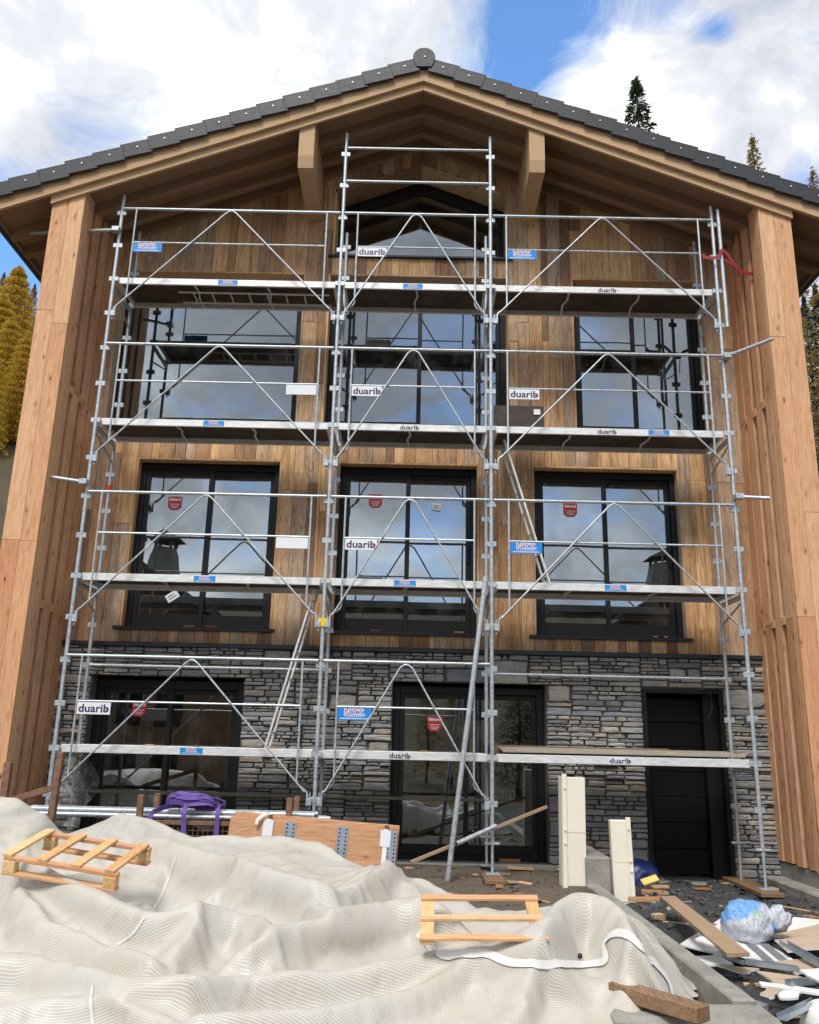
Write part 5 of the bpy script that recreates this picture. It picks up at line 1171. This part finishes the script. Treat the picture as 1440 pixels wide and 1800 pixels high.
for k in range(70):
    x, y = rnd.uniform(3.9, 8.2), rnd.uniform(-2.6, .7)
    if 5.8 < x < 6.4 or (x < 5.4 and y < -1.6): continue
    L_ = rnd.uniform(.05, .16); mb = MB(); mt = Matrix.Translation((x, y, gz(x, y)+.003)) @ Matrix.Rotation(rnd.uniform(0, 3), 4, 'Z') @ Matrix.Rotation(rnd.uniform(-.15, .15), 4, 'Y'); mb.cbox(-L_/2, L_/2, -rnd.uniform(.008, .03), rnd.uniform(.008, .03), 0, rnd.uniform(.006, .02), .002, 0, mt); tag(mb.build('wood_chip', rnd.choice(['scrap', 'scrap', 'pine_x', 'plank'])), 'small wood chip scattered on the ground in front of the house', 'wood chip', 'wood chips scattered before the house')
# ---- rubble
def rockmesh(seed, sub=1):
    bm = bmesh.new(); bmesh.ops.create_icosphere(bm, subdivisions=sub, radius=1); rr = random.Random(seed)
    for v in bm.verts: v.co *= rr.uniform(.65, 1.2)
    vs = [v.co.copy() for v in bm.verts]; fs = [tuple(v.index for v in f.verts) for f in bm.faces]; bm.free(); return vs, fs
RK = [rockmesh(i) for i in range(8)]
for k, (px, py, s_) in enumerate(((1322, 1760, .10), (1290, 1752, .12), (1275, 1738, .09), (1350, 1780, .08), (1400, 1790, .08), (1262, 1720, .07), (1180, 1600, .06), (1150, 1605, .06), (1240, 1640, .05), (1388, 1560, .07))):
    p = onZ(px, py, .22); mb = MB(); vs, fs = RK[k % 8]; mb.add([(v.x*s_, v.y*s_*.8, v.z*s_*.65) for v in vs], fs); o = mb.build('rock', 'stone'); o.location = (p.x, p.y, gz(p.x, p.y)+s_*.2); o.rotation_euler.z = k; tag(o, 'angular grey rock '+('below the small square plasterboard offcut', 'left of the broken white plasterboard offcut, the biggest', 'close to the kerb below the white strip', 'near the bottom edge right of the kerb corner', 'beside the zinc stud end at the bottom right', 'close to the kerb beside the pointed scrap', 'left of the small pale wedge', 'between the kerb and the pale wedge', 'left of the long plank', 'beside the outer scaffold leg near the right kerb')[k], 'rock', 'rocks on the rubble')
mb = MB(); tint = []
for k in range(3300):
    if k < 3000: x, y = rnd.uniform(6.12, 9.2), rnd.uniform(-6.0, .85)
    else: x, y = rnd.uniform(3.8, 5.95), rnd.uniform(-2.4, .85)
    s_ = min(.07, .010+rnd.expovariate(60 if x > 6 else 110)); vs, fs = RK[rnd.randrange(8)]; a = rnd.uniform(0, 6.28); ca, sa = math.cos(a), math.sin(a); fl = rnd.uniform(.25, .7); z = gz(x, y)+s_*fl*.3; t_ = rnd.uniform(-.3, .3)
    n0 = len(mb.v); mb.add([(x+s_*(v.x*ca-v.y*.7*sa), y+s_*(v.x*sa+v.y*.7*ca), z+s_*fl*v.z+v.x*s_*t_) for v in vs], fs); tint += [rnd.random()*.5]*(len(mb.v)-n0)
gr = mb.build('gravel', flat('rubble', (.060, .060, .060), .85, 0, .6, 8, .4)); gr['kind'] = 'stuff'; gr['label'] = 'dark schist gravel and rubble strewn before the doorway'

# ================================================================== TREES
def foliage(n, h, r, seed, base=.12, droop=.25, size=.22, whorl=0.0, nw=20, pw=.85):
    g = np.random.RandomState(seed); nb_ = int(n); V = []; 
    lev = g.rand(nb_)**.75; lev = np.where(g.rand(nb_) < whorl, (np.floor(lev*nw)+.5+g.normal(0, .16, nb_))/nw, lev).clip(0, .995); zz_ = h*(base+(1-base)*lev)
    rad = r*(1-lev)**pw*(.65+.5*np.sin(zz_*3.1+seed)**2)+.05
    a = g.rand(nb_)*2*np.pi; nbr = 9; a = np.round(a/(2*np.pi)*nbr+np.floor(lev*22)*.37)*(2*np.pi/nbr)-np.floor(lev*22)*.37*(2*np.pi/nbr)+g.normal(0, .22, nb_)
    t = g.rand(nb_)**.55; x = np.cos(a)*rad*t; y = np.sin(a)*rad*t; z = zz_-droop*rad*t+g.normal(0, .10, nb_)
    c = np.stack([x, y, z], 1); s_ = size*(.6+.8*g.rand(nb_))*(.5+.5*(1-lev))
    d1 = np.stack([np.cos(a), np.sin(a), -droop*1.4+g.normal(0, .25, nb_)], 1)+g.normal(0, .35, (nb_, 3)); d1 /= np.linalg.norm(d1, axis=1)[:, None]
    d2 = np.cross(d1, g.normal(0, 1, (nb_, 3))); d2 /= np.linalg.norm(d2, axis=1)[:, None]
    p = np.stack([c-d1*s_[:, None], c+d2*(s_*.28)[:, None], c+d1*s_[:, None], c-d2*(s_*.28)[:, None]], 1).reshape(-1, 3)
    return p, np.arange(nb_*4).reshape(-1, 4)
def tree_meshes(name, h, r, seed, leafmat, n=7000, base=.12, size=.22, droop=.25, whorl=0.0, nw=20, pw=.85):
    p, f = foliage(n, h, r, seed, base, droop, size, whorl, nw, pw); me = bpy.data.meshes.new('crown'); me.from_pydata(p.tolist(), [], f.tolist()); me.materials.append(M[leafmat])
    mb = MB(); rr = random.Random(seed); mb.path([(0, 0, -.5), (.03*h*.1, 0, h*.4), (0, 0, h*.98)], .1, 8, 0, [h*.014, h*.009, .01])
    for k in range(40):
        l = rr.random()**.8; z = h*(base+(1-base)*l); a = rr.uniform(0, 6.28); q = r*(1-l)**.85*.9; mb.tube((0, 0, z), (math.cos(a)*q, math.sin(a)*q, z-droop*q), .035*(1-l)+.008, 4, 0, .006, False)
    return me, mb.mesh('trunk', ['bark'], True)
TRK = {'larch': tree_meshes('larch', 16, 3.4, 1, 'larchleaf', 26000, .06, .24, .10, 0, 20, .55), 'larch2': tree_meshes('larch', 15, 3.2, 5, 'larchleaf', 24000, .04, .24, .08, 0, 20, .5), 'dull': tree_meshes('larch', 15, 2.6, 8, 'larchdull', 6500, .10, .18, .1), 'spruce': tree_meshes('spruce', 19, 2.9, 3, 'spruce', 9000, .05, .20, .35), 'tip': tree_meshes('spruce', 19, 3.4, 4, 'spruce', 4200, .05, .24, .25, .85, 17), 'thin': tree_meshes('larch', 14, 1.9, 13, 'larchdull', 2200, .1, .16, .05)}
def tree(kind, x, y, s_, label, group=None, z=None):
    nm = {'larch': 'larch_tree', 'larch2': 'larch_tree', 'dull': 'larch_tree', 'thin': 'larch_tree', 'spruce': 'spruce_tree', 'tip': 'spruce_tree'}[kind]
    z = float(hillz(np.array([x*1.0]), np.array([y*1.0]))[0])-.2 if z is None else z
    e = tag(empty(nm, (x, y, z)), label, 'tree', group); e.scale = (s_, s_, s_); e.rotation_euler.z = rnd.uniform(0, 6)
    link('crown', TRK[kind][0], e); link('trunk', TRK[kind][1], e); return e
def along(px, py, dist): d = ray(px, py); return CAM+d*(dist/math.hypot(d.x, d.y))
def tree_top(kind, px, py, dist, label, group=None):
    """stand a tree on the hillside so that its top shows at this pixel; its size follows from the slope"""
    p = along(px, py, dist); g = float(hillz(np.array([p.x]), np.array([p.y]))[0]); H = {'larch': 16, 'larch2': 15, 'dull': 15, 'spruce': 19, 'thin': 14, 'tip': 19}[kind]
    return tree(kind, p.x, p.y, max(.3, (p.z-g+.2)/H), label, group)
grp = 'larches on the slope left of the chalet'
tree_top('larch', 35, 470, 52, 'tall golden larch on the slope nearest the left wing', grp); tree_top('larch2', -25, 500, 54, 'golden larch at the left picture edge', grp); tree_top('dull', 62, 500, 58, 'thinner rusty larch close to the left wing under the eave', grp)
tree_top('larch2', 8, 520, 50, 'golden bushy larch in front of the tall one at left', grp); tree_top('larch', -70, 480, 60, 'golden larch mostly beyond the left picture edge', grp); tree_top('dull', 8, 480, 64, 'bare-topped larch behind the golden ones at left', grp)
tree_top('larch2', 22, 560, 47, 'broad golden larch in the middle of the left group', grp); tree_top('larch', -45, 560, 50, 'broad golden larch partly cut by the left edge', grp); tree_top('larch2', 50, 590, 46, 'small golden larch low beside the left wing', grp); tree_top('larch', -10, 610, 44, 'low golden larch at the left picture edge below the taller ones', grp); tree_top('larch', 75, 545, 66, 'golden larch half hidden behind the left wing', grp)
grp = 'conifers on the slope right of the chalet'
tree_top('spruce', 1432, 500, 44, 'dark green spruce right of the chalet under the eave', grp); tree_top('spruce', 1475, 540, 40, 'dark spruce at the right picture edge', grp); tree_top('spruce', 1412, 520, 50, 'dark spruce close behind the right wing', grp); tree_top('dull', 1450, 600, 38, 'thin brownish larch low at the right picture edge', grp)
tree_top('tip', 1118, 136, 44, 'slim dark spruce whose tip shows above the right roof slope'); tree_top('thin', 1322, 242, 42, 'sparse yellow larch tip above the right roof slope'); tree_top('thin', 1428, 300, 40, 'sparse rusty larch tip at the right end of the roof')
# neighbours and wood opposite, behind the camera (seen mirrored in the windows)
def chalet2(x, y, s_, label):
    e = tag(empty('neighbour_chalet', (x, y, float(hillz(np.array([x]), np.array([y]))[0])-.3)), label, 'house', 'chalets opposite'); W_, D_, H_ = 4.2*s_, 5*s_, 7.6
    mb = MB(); mb.prism([(-W_, 0), (W_, 0), (W_, H_), (0, H_+W_*.62), (-W_, H_)], -D_, D_); mb.build('wall', 'oldwood', e)
    mb = MB()
    for q in (-1, 1): mb.prism([(0, H_+W_*.62+.05), (q*(W_+.9), H_-.9*.62+.05), (q*(W_+.9), H_-.9*.62+.3), (0, H_+W_*.62+.3)], -D_-.9, D_+.9)
    rf = mb.build('roof', 'tile', e); zt = H_+W_*.62
    mb = MB(); mb.add([(-.9, D_*.5-.9, zt-.8), (.9, D_*.5-.9, zt-.8), (.9, D_*.5+.9, zt-.8), (-.9, D_*.5+.9, zt-.8), (-.45, D_*.5-.45, zt+1.7), (.45, D_*.5-.45, zt+1.7), (.45, D_*.5+.45, zt+1.7), (-.45, D_*.5+.45, zt+1.7)], [(0, 1, 5, 4), (1, 2, 6, 5), (2, 3, 7, 6), (3, 0, 4, 7), (4, 5, 6, 7)]); mb.prism([(-.75, zt+2.0), (.75, zt+2.0), (0, zt+2.45)], D_*.5-.7, D_*.5+.7)
    for a in (-.4, .4):
        for b in (-.4, .4): mb.box(a-.06, a+.06, D_*.5+b-.06, D_*.5+b+.06, zt+1.7, zt+2.0)
    mb.build('chimney', 'concrete', rf)
    for i in range(3):
        for j in range(2): mb = MB(); a = -2.4+i*1.7; mb.box(a, a+1.1, D_+.001, D_+.05, .8+j*2.6, 2.3+j*2.6); mb.build('window', 'frame', e)
chalet2(-8.1, -31, 1.0, 'neighbouring chalet with chimney mirrored in the left windows'); chalet2(16.2, -31, 1.05, 'neighbouring chalet with chimney mirrored in the right windows')
for k in range(26):
    x = -55+k*4.6+rnd.uniform(-1.5, 1.5); y = -58-rnd.uniform(0, 26); tree(rnd.choice(['spruce', 'dull', 'spruce', 'dull']), x, y, rnd.uniform(.6, .9), 'tree in the wood opposite the chalet, mirrored in the ground floor glass', 'trees in the wood opposite')
